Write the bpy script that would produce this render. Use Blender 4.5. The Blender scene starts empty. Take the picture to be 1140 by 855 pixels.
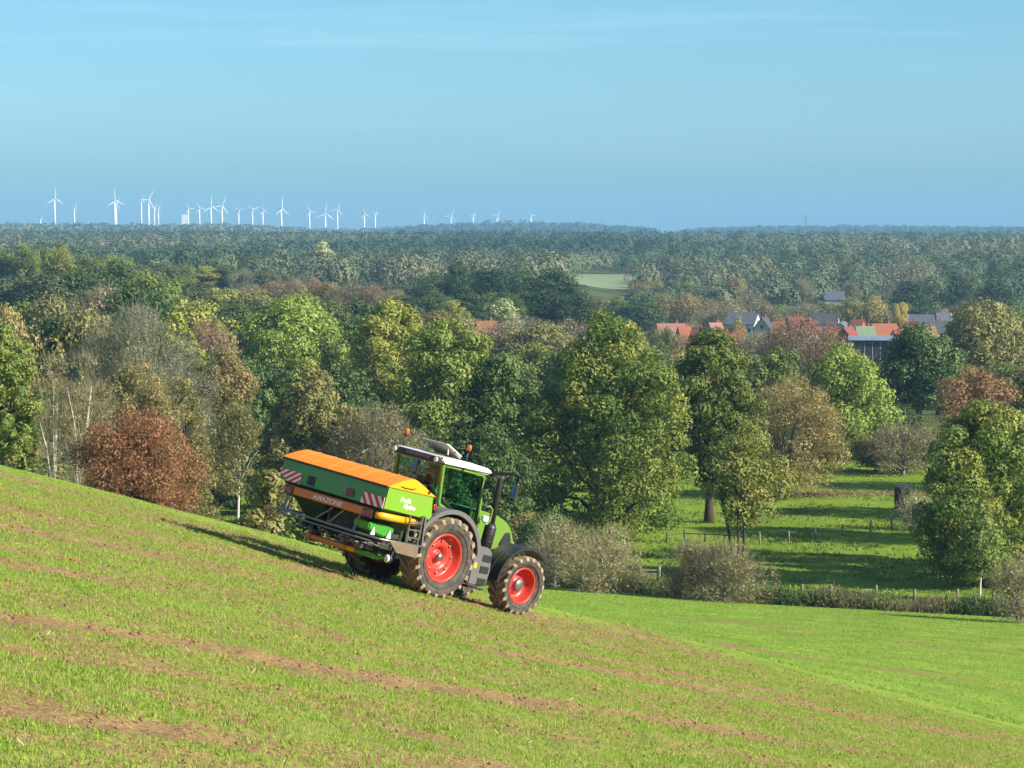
import bpy, bmesh, math, random
import numpy as np
from mathutils import Vector, Matrix

random.seed(7)
RNG = np.random.default_rng(11)
scene = bpy.context.scene
COL = scene.collection

# ------------------------------------------------------------------ camera
PXF, PW, PH, HORIZON = 3000.0, 1140.0, 855.0, 258.0
CAMZ = 29.0
PITCH = math.atan((PH / 2 - HORIZON) / PXF)
FWD = np.array([0, math.cos(PITCH), -math.sin(PITCH)])
RGT = np.array([1.0, 0, 0])
UPV = np.array([0, math.sin(PITCH), math.cos(PITCH)])
CAM = np.array([0, 0, CAMZ])


def ray(px, py):
    return FWD + RGT * (px - PW / 2) / PXF + UPV * (PH / 2 - py) / PXF


def at(px, py, d):
    """world point seen at photo pixel (px,py) d metres along the view axis"""
    return CAM + ray(px, py) * d


cam_data = bpy.data.cameras.new('camera')
cam = bpy.data.objects.new('camera', cam_data)
COL.objects.link(cam)
cam.location = CAM
cam.rotation_euler = (math.pi / 2 - PITCH, 0, 0)
cam_data.sensor_width = 36.0
cam_data.lens = 36.0 * PXF / PW
cam_data.clip_start = 0.5
cam_data.clip_end = 60000
scene.camera = cam

# ------------------------------------------------------------------ noise
def _hash(ix, iy, seed):
    h = (ix.astype(np.int64) * 374761393 + iy.astype(np.int64) * 668265263 + seed * 1442695041) & 0xFFFFFFFF
    h = ((h ^ (h >> 13)) * 1274126177) & 0xFFFFFFFF
    h = h ^ (h >> 16)
    return (h & 0xFFFF) / 65535.0


def vnoise(x, y, seed=0):
    x = np.asarray(x, float); y = np.asarray(y, float)
    ix = np.floor(x); iy = np.floor(y)
    fx = x - ix; fy = y - iy
    fx = fx * fx * (3 - 2 * fx); fy = fy * fy * (3 - 2 * fy)
    a = _hash(ix, iy, seed); b = _hash(ix + 1, iy, seed)
    c = _hash(ix, iy + 1, seed); d = _hash(ix + 1, iy + 1, seed)
    return (a * (1 - fx) + b * fx) * (1 - fy) + (c * (1 - fx) + d * fx) * fy


def fbm(x, y, seed=0, o=3):
    t = 0; a = .5; s = 0
    for k in range(o):
        t = t + a * vnoise(np.asarray(x) * 2 ** k, np.asarray(y) * 2 ** k, seed + k); s += a; a *= .5
    return t / s


# ------------------------------------------------------------------ terrain height (real place, metres; valley floor = 0)
PK = -3.417
SLOPE = (-.27, -.09)
CREST_PX = [-400, 0, 100, 200, 300, 360, 440, 520, 600, 680, 761, 884, 979, 1140, 1500]
CREST_PY = [430, 524, 548, 575, 599, 616, 642, 662, 684, 699, 716, 750, 775, 816, 900]


def _crest_d(px):
    py = np.interp(px, CREST_PX, CREST_PY)
    rx = (px - PW / 2) / PXF
    v = (PH / 2 - py) / PXF
    ry = FWD[1] + UPV[1] * v; rz = FWD[2] + UPV[2] * v
    t = PK / (rz - SLOPE[0] * rx - SLOPE[1] * ry)
    return t * ry


_u = np.linspace(-.75, .75, 1501)
_cd = _crest_d(np.clip(_u * PXF + PW / 2, -300, 1400))
_ker = np.hanning(81); _ker /= _ker.sum()
_cd = np.convolve(np.pad(_cd, 40, mode='edge'), _ker, 'valid')


def crest_dist(u):
    return np.interp(u, _u, _cd)


def hedge_dist(u):
    px = u * PXF + PW / 2
    return np.interp(px, [-900, 0, 400, 610, 720, 860, 1140, 2000], [226, 224, 219, 213, 208.5, 203, 196, 178])


def height(x, y):
    x = np.asarray(x, float); y = np.asarray(y, float)
    d = np.maximum(y, 1.0)
    u = np.clip(x / d, -.7, .7)
    dc = crest_dist(u)
    xe = np.clip(x, -40, 40) + .35 * (x - np.clip(x, -40, 40))
    near = PK + SLOPE[0] * xe + SLOPE[1] * y
    zc = PK + (SLOPE[0] * np.clip(u * dc, -40, 40) + SLOPE[1] * dc)
    dh = hedge_dist(u)
    zh = -28.2
    # beyond the crest: a short steeper drop, then the lower slope down to the hedge
    t = d - dc
    L = 24.0
    g0 = SLOPE[1] + SLOPE[0] * u
    drop = np.where(t < L, g0 * t - .0031 * t * t * 1.6, 0)
    g1 = -.235
    zl = zc + g1 * L
    low = zl + (zh - zl) * np.clip((d - dc - L) / (dh - dc - L), 0, 1)
    s = np.clip(t / L, 0, 1)
    conv = zc + g0 * t + (g1 - g0) * t * s * .5 * 1.0
    tt = np.clip((t - L * .6) / (L * .8), 0, 1); tt = tt * tt * (3 - 2 * tt)
    far = np.maximum(conv, -40) * (1 - tt) + low * tt
    z = np.where(t < 0, near, far)
    # valley floor beyond the hedge, slowly rising towards the horizon
    e = np.clip((d - dh) / 40, 0, 1)
    valley = -28.2 - .8 * e * e * (3 - 2 * e)
    far_r = np.clip((d - 1500) / 6000, 0, 1)
    valley = valley + 13 * far_r + np.where(d > 260, (fbm(x / 170, y / 170, 5) - .5) * 1.0, 0) * np.clip((d - 260) / 150, 0, 1)
    sm = lambda t: np.clip(t, 0, 1) ** 2 * (3 - 2 * np.clip(t, 0, 1))
    ppx = u * PXF + PW / 2
    valley = valley + 3 * sm((d - 500) / 300) + 5 * sm((d - 500) / 330) * sm((430 - ppx) / 220) * (1 - .6 * sm((d - 900) / 400))
    valley = valley - 11 * sm((ppx - 600) / 90) * sm((d - 400) / 200) * (1 - sm((d - 1250) / 450))   # shallow river valley with the village
    # low wooded hills on the horizon
    valley = valley + 21 * np.exp(-np.clip(np.abs(ppx - 580) / 135, 0, 5) ** 4) * sm((d - 5600) / 900) + 10 * np.clip((ppx - 760) / 40, 0, 1) * sm((d - 6200) / 1200) + 15 * np.clip((360 - ppx) / 90, 0, 1) * sm((d - 3200) / 3500)
    z = np.where(d > dh, valley, z)
    return z + CAMZ


def hgt(x, y):
    return float(height(np.array([x]), np.array([y]))[0])


ROW_T = math.radians(37)


def row_q(x, y):
    w = (fbm(x / 9, y / 9, 31) - .5) * 1.5
    return x * math.cos(ROW_T) - y * math.sin(ROW_T) + w


STRIPES = [(-13.5, .35, .7), (-16.0, .28, .5), (-18.7, .50, 1.0), (-21.6, .30, .65), (-24.6, .50, 1.0), (-26.6, .28, .5), (-28.3, .34, .55), (-30.6, .55, .95), (-32.6, .4, .9),
           (-34.4, .35, .6), (-36.4, .5, .85), (-38.4, .45, .75), (-40.2, .45, .9), (-42.3, .5, .85), (-44.6, .4, .7), (-46.8, .5, .8), (-49.5, .5, .8), (-52.5, .5, .7), (-11, .4, .6), (-8, .4, .6)]
STRIPES += [(-12.2 - 1.27 * k - .2 * math.sin(k * 2.3), .24, .62 + .22 * math.sin(k * 1.7)) for k in range(32)]


def soil_mask(x, y):
    """1 = bare soil, 0 = closed young crop"""
    q = row_q(x, y)
    a = x * math.sin(ROW_T) + y * math.cos(ROW_T)
    m = np.zeros_like(np.asarray(x, float))
    for k, (q0, w, s) in enumerate(STRIPES):
        br = np.clip(fbm(a / 7.0 + 17 * k, q * .15, 77 + k, 2) * 2.6 - .30, 0, 1)
        ww = w * 1.2 * (1.0 + .85 * np.clip((-31 - q0) / 5, 0, 1)) * (.6 + .8 * vnoise(a / 2.2, q * 1.0, 12 + k))
        m = np.maximum(m, s * br * np.exp(-((q - q0) / ww) ** 4))
    pat = np.clip((fbm(x / 1.6, y / 1.6, 90, 3) - .58) * 5, 0, .75)
    return np.clip(np.maximum(m, pat), 0, 1)


# ------------------------------------------------------------------ object helpers
def tag(o, label=None, cat=None, group=None, kind=None):
    if label: o['label'] = label
    if cat: o['category'] = cat
    if group: o['group'] = group
    if kind: o['kind'] = kind
    return o


def empty(name, M=None, loc=None):
    o = bpy.data.objects.new(name, None)
    COL.objects.link(o)
    o.empty_display_size = .2
    if M is not None: o.matrix_world = M
    if loc is not None: o.location = loc
    return o


def link_mesh(name, me, mats, parent=None):
    o = bpy.data.objects.new(name, me)
    COL.objects.link(o)
    for m in (mats if isinstance(mats, (list, tuple)) else [mats]):
        if m is not None and o.data.materials.find(m.name) < 0: me.materials.append(m)
    if parent is not None: o.parent = parent
    return o


def copy_tree(o, parent=None):
    c = o.copy(); COL.objects.link(c)
    if parent is not None: c.parent = parent
    for ch in list(o.children):
        copy_tree(ch, c)
    return c


def np_mesh(name, V, faces_n, loops, smooth=False):
    """V (n,3); faces_n = vertices per face (int); loops flat index array"""
    me = bpy.data.meshes.new(name)
    nf = len(loops) // faces_n
    me.vertices.add(len(V)); me.vertices.foreach_set('co', np.asarray(V, np.float32).ravel())
    me.loops.add(len(loops)); me.loops.foreach_set('vertex_index', np.asarray(loops, np.int32))
    me.polygons.add(nf)
    me.polygons.foreach_set('loop_start', np.arange(nf, dtype=np.int32) * faces_n)
    me.polygons.foreach_set('loop_total', np.full(nf, faces_n, np.int32))
    if smooth: me.polygons.foreach_set('use_smooth', np.ones(nf, bool))
    me.update(calc_edges=True)
    return me


def face_attr(me, name, vals):
    a = me.attributes.new(name, 'FLOAT', 'FACE'); a.data.foreach_set('value', np.asarray(vals, np.float32))


def point_attr(me, name, vals):
    a = me.attributes.new(name, 'FLOAT', 'POINT'); a.data.foreach_set('value', np.asarray(vals, np.float32))


class MB:
    """collects shapes in one bmesh and links them as ONE mesh object"""
    def __init__(self): self.bm = bmesh.new(); self.mi = 0

    def _new(self, faces):
        for f in faces: f.material_index = self.mi

    def box(self, c, s, bev=0.0, rot=None, seg=2):
        r = bmesh.ops.create_cube(self.bm, size=1.0)
        vs = r['verts']
        M = Matrix.Diagonal((s[0], s[1], s[2], 1))
        if rot is not None: M = (Matrix.Rotation(rot[2], 4, 'Z') @ Matrix.Rotation(rot[1], 4, 'Y') @ Matrix.Rotation(rot[0], 4, 'X')) @ M
        M = Matrix.Translation(c) @ M
        bmesh.ops.transform(self.bm, matrix=M, verts=vs)
        fs = {f for v in vs for f in v.link_faces}
        self._new(fs)
        if bev > 0:
            es = {e for v in vs for e in v.link_edges}
            r = bmesh.ops.bevel(self.bm, geom=list(es), offset=bev, segments=seg, affect='EDGES', profile=.5)
            self._new(r['faces'])
        return self

    def bar(self, p0, p1, w, h=None, bev=0.0, upv=(0, 0, 1)):
        p0 = Vector(p0); p1 = Vector(p1); h = w if h is None else h
        d = p1 - p0; L = d.length; d.normalize()
        u = Vector(upv)
        if abs(d.dot(u)) > .98: u = Vector((1, 0, 0))
        s = d.cross(u).normalized(); u = s.cross(d)
        M = Matrix(((d.x, s.x, u.x, 0), (d.y, s.y, u.y, 0), (d.z, s.z, u.z, 0), (0, 0, 0, 1)))
        M = Matrix.Translation((p0 + p1) / 2) @ M @ Matrix.Diagonal((L, w, h, 1))
        r = bmesh.ops.create_cube(self.bm, size=1.0); vs = r['verts']
        bmesh.ops.transform(self.bm, matrix=M, verts=vs)
        self._new({f for v in vs for f in v.link_faces})
        if bev > 0:
            es = {e for v in vs for e in v.link_edges}
            r = bmesh.ops.bevel(self.bm, geom=list(es), offset=bev, segments=2, affect='EDGES')
            self._new(r['faces'])
        return self

    def tube(self, pts, rad, n=10, cap=True):
        pts = [Vector(p) for p in pts]
        if not isinstance(rad, (list, tuple)): rad = [rad] * len(pts)
        rings = []
        ref = Vector((.31, .47, .83))
        for i, p in enumerate(pts):
            d = (pts[min(i + 1, len(pts) - 1)] - pts[max(i - 1, 0)]).normalized()
            a = d.cross(ref)
            if a.length < .1: a = d.cross(Vector((1, 0, 0)))
            a.normalize(); b = d.cross(a)
            rings.append([self.bm.verts.new(p + (a * math.cos(2 * math.pi * k / n) + b * math.sin(2 * math.pi * k / n)) * rad[i]) for k in range(n)])
        fs = []
        for r0, r1 in zip(rings, rings[1:]):
            for k in range(n):
                fs.append(self.bm.faces.new((r0[k], r0[(k + 1) % n], r1[(k + 1) % n], r1[k])))
        for f in fs: f.smooth = True
        if cap:
            fs.append(self.bm.faces.new(rings[0][::-1])); fs.append(self.bm.faces.new(rings[-1]))
        self._new(fs)
        return self

    def lathe(self, prof, c=(0, 0, 0), axis='y', n=48, closed=False, smooth=True, mats=None):
        """prof: list of (r, a) with a along the axis"""
        rings = []
        for r, a in prof:
            ring = []
            for k in range(n):
                t = 2 * math.pi * k / n
                if axis == 'y': p = (r * math.cos(t), a, r * math.sin(t))
                elif axis == 'z': p = (r * math.cos(t), r * math.sin(t), a)
                else: p = (a, r * math.cos(t), r * math.sin(t))
                ring.append(self.bm.verts.new(Vector(p) + Vector(c)))
            rings.append(ring)
        prs = list(zip(rings, rings[1:]))
        if closed: prs.append((rings[-1], rings[0]))
        for i, (r0, r1) in enumerate(prs):
            for k in range(n):
                f = self.bm.faces.new((r0[k], r0[(k + 1) % n], r1[(k + 1) % n], r1[k])); f.smooth = smooth
                f.material_index = mats[i] if mats else self.mi
        if not closed:
            for ring in (rings[0], rings[-1]):
                f = self.bm.faces.new(ring); f.material_index = self.mi
        return self

    def prism(self, poly, a0, a1, plane='xz', bev=0.0):
        """2-D polygon extruded from a0 to a1 along the remaining axis"""
        def P(u, v, a):
            return {'xz': (u, a, v), 'yz': (a, u, v), 'xy': (u, v, a)}[plane]
        v0 = [self.bm.verts.new(P(u, v, a0)) for u, v in poly]
        v1 = [self.bm.verts.new(P(u, v, a1)) for u, v in poly]
        n = len(poly); fs = [self.bm.faces.new(v0), self.bm.faces.new(v1[::-1])]
        for k in range(n): fs.append(self.bm.faces.new((v0[k], v1[k], v1[(k + 1) % n], v0[(k + 1) % n])))
        self._new(fs)
        if bev > 0:
            es = {e for f in fs for e in f.edges}
            r = bmesh.ops.bevel(self.bm, geom=list(es), offset=bev, segments=2, affect='EDGES')
            self._new(r['faces'])
        return self

    def hexa(self, b, t):
        """4 bottom + 4 top points (same winding)"""
        vb = [self.bm.verts.new(p) for p in b]; vt = [self.bm.verts.new(p) for p in t]
        fs = [self.bm.faces.new(vb[::-1]), self.bm.faces.new(vt)]
        n = len(vb)
        for k in range(n): fs.append(self.bm.faces.new((vb[k], vb[(k + 1) % n], vt[(k + 1) % n], vt[k])))
        self._new(fs)
        return self

    def plate(self, pts, th):
        pts = [Vector(p) for p in pts]
        nrm = (pts[1] - pts[0]).cross(pts[2] - pts[0]).normalized() * th
        return self.hexa([p - nrm / 2 for p in pts], [p + nrm / 2 for p in pts])

    def arc(self, c, r0, r1, t0, t1, y0, y1, n=18):
        """curved plate round the y axis (mudguards); angles in degrees, 0 = +x, 90 = +z"""
        rows = []
        for k in range(n + 1):
            t = math.radians(t0 + (t1 - t0) * k / n); ca, sa = math.cos(t), math.sin(t)
            rows.append([self.bm.verts.new((c[0] + r * ca, c[1] + y, c[2] + r * sa)) for r, y in ((r0, y0), (r0, y1), (r1, y1), (r1, y0))])
        fs = []
        for a, b in zip(rows, rows[1:]):
            for k in range(4): fs.append(self.bm.faces.new((a[k], a[(k + 1) % 4], b[(k + 1) % 4], b[k])))
        fs.append(self.bm.faces.new(rows[0][::-1])); fs.append(self.bm.faces.new(rows[-1]))
        self._new(fs); return self

    def build(self, name, mats, parent=None):
        bmesh.ops.recalc_face_normals(self.bm, faces=self.bm.faces)
        me = bpy.data.meshes.new(name); self.bm.to_mesh(me); self.bm.free()
        mats = mats if isinstance(mats, (list, tuple)) else [mats]
        o = bpy.data.objects.new(name, me); COL.objects.link(o)
        for m in mats: me.materials.append(m)
        if parent is not None: o.parent = parent
        return o


# ------------------------------------------------------------------ materials
def new_mat(name):
    m = bpy.data.materials.new(name); m.use_nodes = True
    nt = m.node_tree
    b = nt.nodes['Principled BSDF']
    return m, nt, b


def N(nt, t, **kw):
    n = nt.nodes.new(t)
    for k, v in kw.items(): setattr(n, k, v)
    return n


def paint(name, col, rough=.4, metal=0.0, spec=.5, dirt=.25, dirtcol=(.10, .075, .045), scale=9.0, coat=0.0, bump=0.0):
    """painted / plain surface with uneven dust"""
    m, nt, b = new_mat(name)
    tc = N(nt, 'ShaderNodeTexCoord')
    no = N(nt, 'ShaderNodeTexNoise'); no.inputs['Scale'].default_value = scale; no.inputs['Detail'].default_value = 6; no.inputs['Roughness'].default_value = .65
    nt.links.new(tc.outputs['Object'], no.inputs['Vector'])
    rp = N(nt, 'ShaderNodeMapRange'); rp.inputs['From Min'].default_value = .42; rp.inputs['From Max'].default_value = .75
    rp.inputs['To Min'].default_value = 0; rp.inputs['To Max'].default_value = dirt
    nt.links.new(no.outputs['Fac'], rp.inputs['Value'])
    mx = N(nt, 'ShaderNodeMix', data_type='RGBA')
    mx.inputs['A'].default_value = (*col, 1); mx.inputs['B'].default_value = (*dirtcol, 1)
    nt.links.new(rp.outputs['Result'], mx.inputs['Factor'])
    nt.links.new(mx.outputs['Result'], b.inputs['Base Color'])
    b.inputs['Roughness'].default_value = rough; b.inputs['Metallic'].default_value = metal
    b.inputs['Specular IOR Level'].default_value = spec; b.inputs['Coat Weight'].default_value = coat
    if bump > 0:
        bp = N(nt, 'ShaderNodeBump'); bp.inputs['Strength'].default_value = bump; bp.inputs['Distance'].default_value = .02
        nt.links.new(no.outputs['Fac'], bp.inputs['Height']); nt.links.new(bp.outputs['Normal'], b.inputs['Normal'])
    return m


def leaf_mat(name, cols, transl=.3, rough=.6, var=.2, gain=1.0, sat=.90):
    """foliage: leaf hue picked per leaf (face attribute 'tint') with a per-tree shift"""
    m, nt, b = new_mat(name)
    at_ = N(nt, 'ShaderNodeAttribute'); at_.attribute_name = 'tint'
    rp = N(nt, 'ShaderNodeValToRGB')
    el = rp.color_ramp.elements
    while len(el) < len(cols): el.new(.5)
    for k, c in enumerate(cols):
        el[k].position = k / max(1, len(cols) - 1); el[k].color = (min(c[0] * gain, .8), min(c[1] * gain, .8), min(c[2] * gain, .8), 1)
    nt.links.new(at_.outputs['Fac'], rp.inputs['Fac'])
    oi = N(nt, 'ShaderNodeObjectInfo')
    mr = N(nt, 'ShaderNodeMapRange'); mr.inputs['To Min'].default_value = 1 - var; mr.inputs['To Max'].default_value = 1 + var
    nt.links.new(oi.outputs['Random'], mr.inputs['Value'])
    hs = N(nt, 'ShaderNodeHueSaturation'); hs.inputs['Saturation'].default_value = sat
    nt.links.new(rp.outputs['Color'], hs.inputs['Color']); nt.links.new(mr.outputs['Result'], hs.inputs['Value'])
    nt.links.new(hs.outputs['Color'], b.inputs['Base Color'])
    b.inputs['Roughness'].default_value = rough; b.inputs['Specular IOR Level'].default_value = .25
    tr = N(nt, 'ShaderNodeBsdfTranslucent'); nt.links.new(hs.outputs['Color'], tr.inputs['Color'])
    ms = N(nt, 'ShaderNodeMixShader'); ms.inputs['Fac'].default_value = transl
    nt.links.new(b.outputs[0], ms.inputs[1]); nt.links.new(tr.outputs[0], ms.inputs[2])
    nt.links.new(ms.outputs[0], nt.nodes['Material Output'].inputs['Surface'])
    return m


def glass_mat(name, tint=(.75, .9, .85), rough=.02, refl=.10):
    m, nt, b = new_mat(name)
    tr = N(nt, 'ShaderNodeBsdfTransparent'); tr.inputs['Color'].default_value = (*tint, 1)
    gl = N(nt, 'ShaderNodeBsdfGlossy'); gl.inputs['Roughness'].default_value = rough
    ms = N(nt, 'ShaderNodeMixShader'); ms.inputs['Fac'].default_value = refl
    nt.links.new(tr.outputs[0], ms.inputs[1]); nt.links.new(gl.outputs[0], ms.inputs[2])
    nt.links.new(ms.outputs[0], nt.nodes['Material Output'].inputs['Surface'])
    return m
# ================================================================== SETTING: ground
def march(px, py, d0=5.0, d1=4000.0):
    """first terrain point seen through photo pixel"""
    r = ray(px, py); t = d0
    while t < d1:
        p = CAM + r * t
        if p[2] < hgt(p[0], p[1]):
            a = t / 1.01; b = t
            for _ in range(20):
                m = (a + b) / 2; p = CAM + r * m
                if p[2] < hgt(p[0], p[1]): b = m
                else: a = m
            return CAM + r * b
        t *= 1.01
    return CAM + r * d1


TRAM = [[(735, 688), (830, 694), (940, 706), (1040, 717), (1140, 727)], [(700, 703), (800, 716), (880, 730), (960, 741), (1060, 754), (1140, 766)],
        [(800, 690), (900, 697), (1000, 704), (1140, 716)], [(820, 700), (960, 712), (1140, 740)]]
TRAMW = [[march(*p)[:2] for p in l] for l in TRAM]


def tram_mask(x, y):
    m = np.zeros_like(x)
    for k, l in enumerate(TRAMW):
        l2 = [np.array(l[0]) * 1.0] + [np.array(p) for p in l[1:]]
        l2.append(l2[-1] + (l2[-1] - l2[-2]) * 3)
        best = np.full_like(x, 1e9)
        for a, b in zip(l2, l2[1:]):
            ab = b - a; L2 = ab @ ab
            t = np.clip(((x - a[0]) * ab[0] + (y - a[1]) * ab[1]) / L2, 0, 1)
            best = np.minimum(best, np.hypot(x - a[0] - t * ab[0], y - a[1] - t * ab[1]))
        w = (.9, 1.2, .5, .5)[k]
        m = np.maximum(m, (1, 1, .8, .8)[k] * np.exp(-(best / w) ** 2) * np.clip(fbm(x / 5, y / 5, 200 + k) * 2.2 - .4, 0, 1))
    return m


def grid_mesh(name, us, dfun, rows, mats, rough=False):
    nu = len(us); nr = rows
    D = np.stack([dfun(us, k) for k in range(nr)])          # (nr, nu)
    U = np.broadcast_to(us, D.shape)
    X = U * D; Y = D
    Z = height(X, Y)
    return X, Y, Z


# ---- crop field: near slope, crest and lower field in one sheet
us = np.concatenate([np.linspace(-.62, -.27, 40)[:-1], np.linspace(-.27, .27, 620), np.linspace(.27, .62, 40)[1:]])
dn = np.geomspace(3.0, 92.0, 400)
NFAR = 110


def _fd(u, k):
    if k < len(dn): return np.full_like(u, dn[k])
    t = (k - len(dn) + 1) / NFAR
    dh = hedge_dist(u)
    return 92.0 * (dh / 92.0) ** t


FX, FY, FZ = grid_mesh('field', us, _fd, len(dn) + NFAR, None)
sm = soil_mask(FX, FY)
nearw = np.clip((crest_dist(FX / FY) + 3 - FY) / 6, 0, 1)
tm = tram_mask(FX.ravel(), FY.ravel()).reshape(FX.shape)
soil = np.where(nearw > .5, sm, np.maximum(sm * .12, tm))
clod = (fbm(FX * 2.2, FY * 2.2, 3, 3) - .5) * (.05 + .10 * soil) - .05 * soil
FZ2 = FZ + clod * np.clip((120 - FY) / 40, .15, 1)
nr, nu = FX.shape
idx = np.arange(nr * nu).reshape(nr, nu)
loops = np.stack([idx[:-1, :-1], idx[:-1, 1:], idx[1:, 1:], idx[1:, :-1]], -1).ravel()
me = np_mesh('crop_field', np.stack([FX.ravel(), FY.ravel(), FZ2.ravel()], 1), 4, loops, True)
point_attr(me, 'soil', soil.ravel()); point_attr(me, 'near', nearw.ravel())

m, nt, b = new_mat('young_wheat_ground')
tc = N(nt, 'ShaderNodeTexCoord')
a_s = N(nt, 'ShaderNodeAttribute'); a_s.attribute_name = 'soil'
a_n = N(nt, 'ShaderNodeAttribute'); a_n.attribute_name = 'near'
nf = N(nt, 'ShaderNodeTexNoise'); nf.inputs['Scale'].default_value = 13; nf.inputs['Detail'].default_value = 5; nf.inputs['Roughness'].default_value = .7
nb = N(nt, 'ShaderNodeTexNoise'); nb.inputs['Scale'].default_value = .35; nb.inputs['Detail'].default_value = 4
for q in (nf, nb): nt.links.new(tc.outputs['Object'], q.inputs['Vector'])
soilc = N(nt, 'ShaderNodeValToRGB'); e = soilc.color_ramp.elements
e[0].position = .3; e[0].color = (.19, .105, .052, 1); e[1].position = .75; e[1].color = (.45, .27, .145, 1)
nt.links.new(nf.outputs['Fac'], soilc.inputs['Fac'])
grc = N(nt, 'ShaderNodeValToRGB'); e = grc.color_ramp.elements
e[0].position = .3; e[0].color = (.15, .27, .024, 1); e[1].position = .7; e[1].color = (.29, .43, .05, 1)
nt.links.new(nb.outputs['Fac'], grc.inputs['Fac'])
# green share: less on the near slope where real blades stand, none on bare soil
gs = N(nt, 'ShaderNodeMapRange'); gs.inputs['From Min'].default_value = 0; gs.inputs['From Max'].default_value = 1
gs.inputs['To Min'].default_value = .92; gs.inputs['To Max'].default_value = .48
nt.links.new(a_n.outputs['Fac'], gs.inputs['Value'])
inv = N(nt, 'ShaderNodeMath', operation='SUBTRACT'); inv.inputs[0].default_value = 1; nt.links.new(a_s.outputs['Fac'], inv.inputs[1])
mu = N(nt, 'ShaderNodeMath', operation='MULTIPLY'); nt.links.new(gs.outputs[0], mu.inputs[0]); nt.links.new(inv.outputs[0], mu.inputs[1])
fn = N(nt, 'ShaderNodeMath', operation='MULTIPLY_ADD'); fn.inputs[1].default_value = 2.4; fn.inputs[2].default_value = -1.2
nt.links.new(nf.outputs['Fac'], fn.inputs[0])
sm_ = N(nt, 'ShaderNodeMath', operation='ADD', use_clamp=True); nt.links.new(mu.outputs[0], sm_.inputs[0]); nt.links.new(fn.outputs[0], sm_.inputs[1])
mx = N(nt, 'ShaderNodeMix', data_type='RGBA'); nt.links.new(sm_.outputs[0], mx.inputs['Factor'])
nt.links.new(soilc.outputs[0], mx.inputs['A']); nt.links.new(grc.outputs[0], mx.inputs['B'])
nt.links.new(mx.outputs['Result'], b.inputs['Base Color']); b.inputs['Roughness'].default_value = .9; b.inputs['Specular IOR Level'].default_value = .1
bp = N(nt, 'ShaderNodeBump'); bp.inputs['Strength'].default_value = .9; bp.inputs['Distance'].default_value = .05
nt.links.new(nf.outputs['Fac'], bp.inputs['Height']); nt.links.new(bp.outputs['Normal'], b.inputs['Normal'])
field = link_mesh('field', me, m); tag(field, 'young green crop field striped with brown bare soil', 'field', kind='structure')

# ---- young wheat blades
def blades(n, dlo, dhi, keep_fn, nb_, blen, bw, ur, seed):
    r = np.random.default_rng(seed)
    d = np.sqrt(r.uniform(dlo ** 2, dhi ** 2, n)); u = r.uniform(-ur, ur, n)
    x = u * d; y = d
    # drill rows 0.14 m apart along the working direction
    ct, st = math.cos(ROW_T), math.sin(ROW_T)
    q = x * ct - y * st; a = x * st + y * ct
    q = np.round(q / .14) * .14 + r.normal(0, .022, n)
    x = q * ct + a * st; y = -q * st + a * ct
    k = keep_fn(x, y, r)
    x, y = x[k], y[k]; n = len(x)
    z = height(x, y) - .015
    V = np.zeros((n, nb_, 3, 3)); T = np.zeros((n, nb_))
    base_t = r.uniform(0, 1, n)
    for j in range(nb_):
        az = r.uniform(0, 2 * np.pi, n); lean = r.uniform(.1, .75, n); L = blen * r.uniform(.55, 1.25, n)
        dx, dy = np.cos(az), np.sin(az)
        wz = r.uniform(0, 2 * np.pi, n); wx, wy = np.cos(wz) * bw * r.uniform(.7, 1.3, n), np.sin(wz) * bw
        ox, oy = r.normal(0, .03, n), r.normal(0, .03, n)
        V[:, j, 0] = np.stack([x + ox - wx, y + oy - wy, z], 1)
        V[:, j, 1] = np.stack([x + ox + wx, y + oy + wy, z], 1)
        V[:, j, 2] = np.stack([x + ox + dx * L * np.sin(lean), y + oy + dy * L * np.sin(lean), z + L * np.cos(lean)], 1)
        T[:, j] = np.clip(.6 * base_t + .4 * r.uniform(0, 1, n), 0, 1)
    return V.reshape(-1, 3), T.ravel()


def keep_near(x, y, r):
    dc = crest_dist(x / y)
    dens = np.clip(1.1 - y / 130, .35, 1)
    s = soil_mask(x, y)
    patch = np.clip(fbm(x / .9, y / .9, 55) * 1.9 + .02, .3, 1)
    return (y < dc + 2.5) & (r.uniform(0, 1, len(x)) < dens * patch * np.clip(1 - s * 1.06, 0, 1))


def keep_low(x, y, r):
    dc = crest_dist(x / y); dh = hedge_dist(x / y)
    s = tram_mask(x, y)
    return (y > dc + 2) & (y < dh - .5) & (x > -6) & (r.uniform(0, 1, len(x)) < np.clip(1 - s * 1.1, 0, 1))


V1, T1 = blades(520000, 16, 80, keep_near, 4, .052, .0068, .235, 1)
V2, T2 = blades(130000, 80, 214, keep_low, 3, .085, .026, .235, 2)
V = np.concatenate([V1, V2]); T = np.concatenate([T1, T2])
me = np_mesh('young_wheat', V, 3, np.arange(len(V)))
face_attr(me, 'tint', T)
M_WHEAT = leaf_mat('wheat_blade', [(.135, .245, .024), (.215, .355, .036), (.30, .42, .055), (.43, .45, .13)], .35, .5, 0, sat=1.0)
o = link_mesh('young_wheat', me, M_WHEAT); tag(o, 'short green wheat seedlings covering the sloping field', 'crop', kind='stuff')

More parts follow.
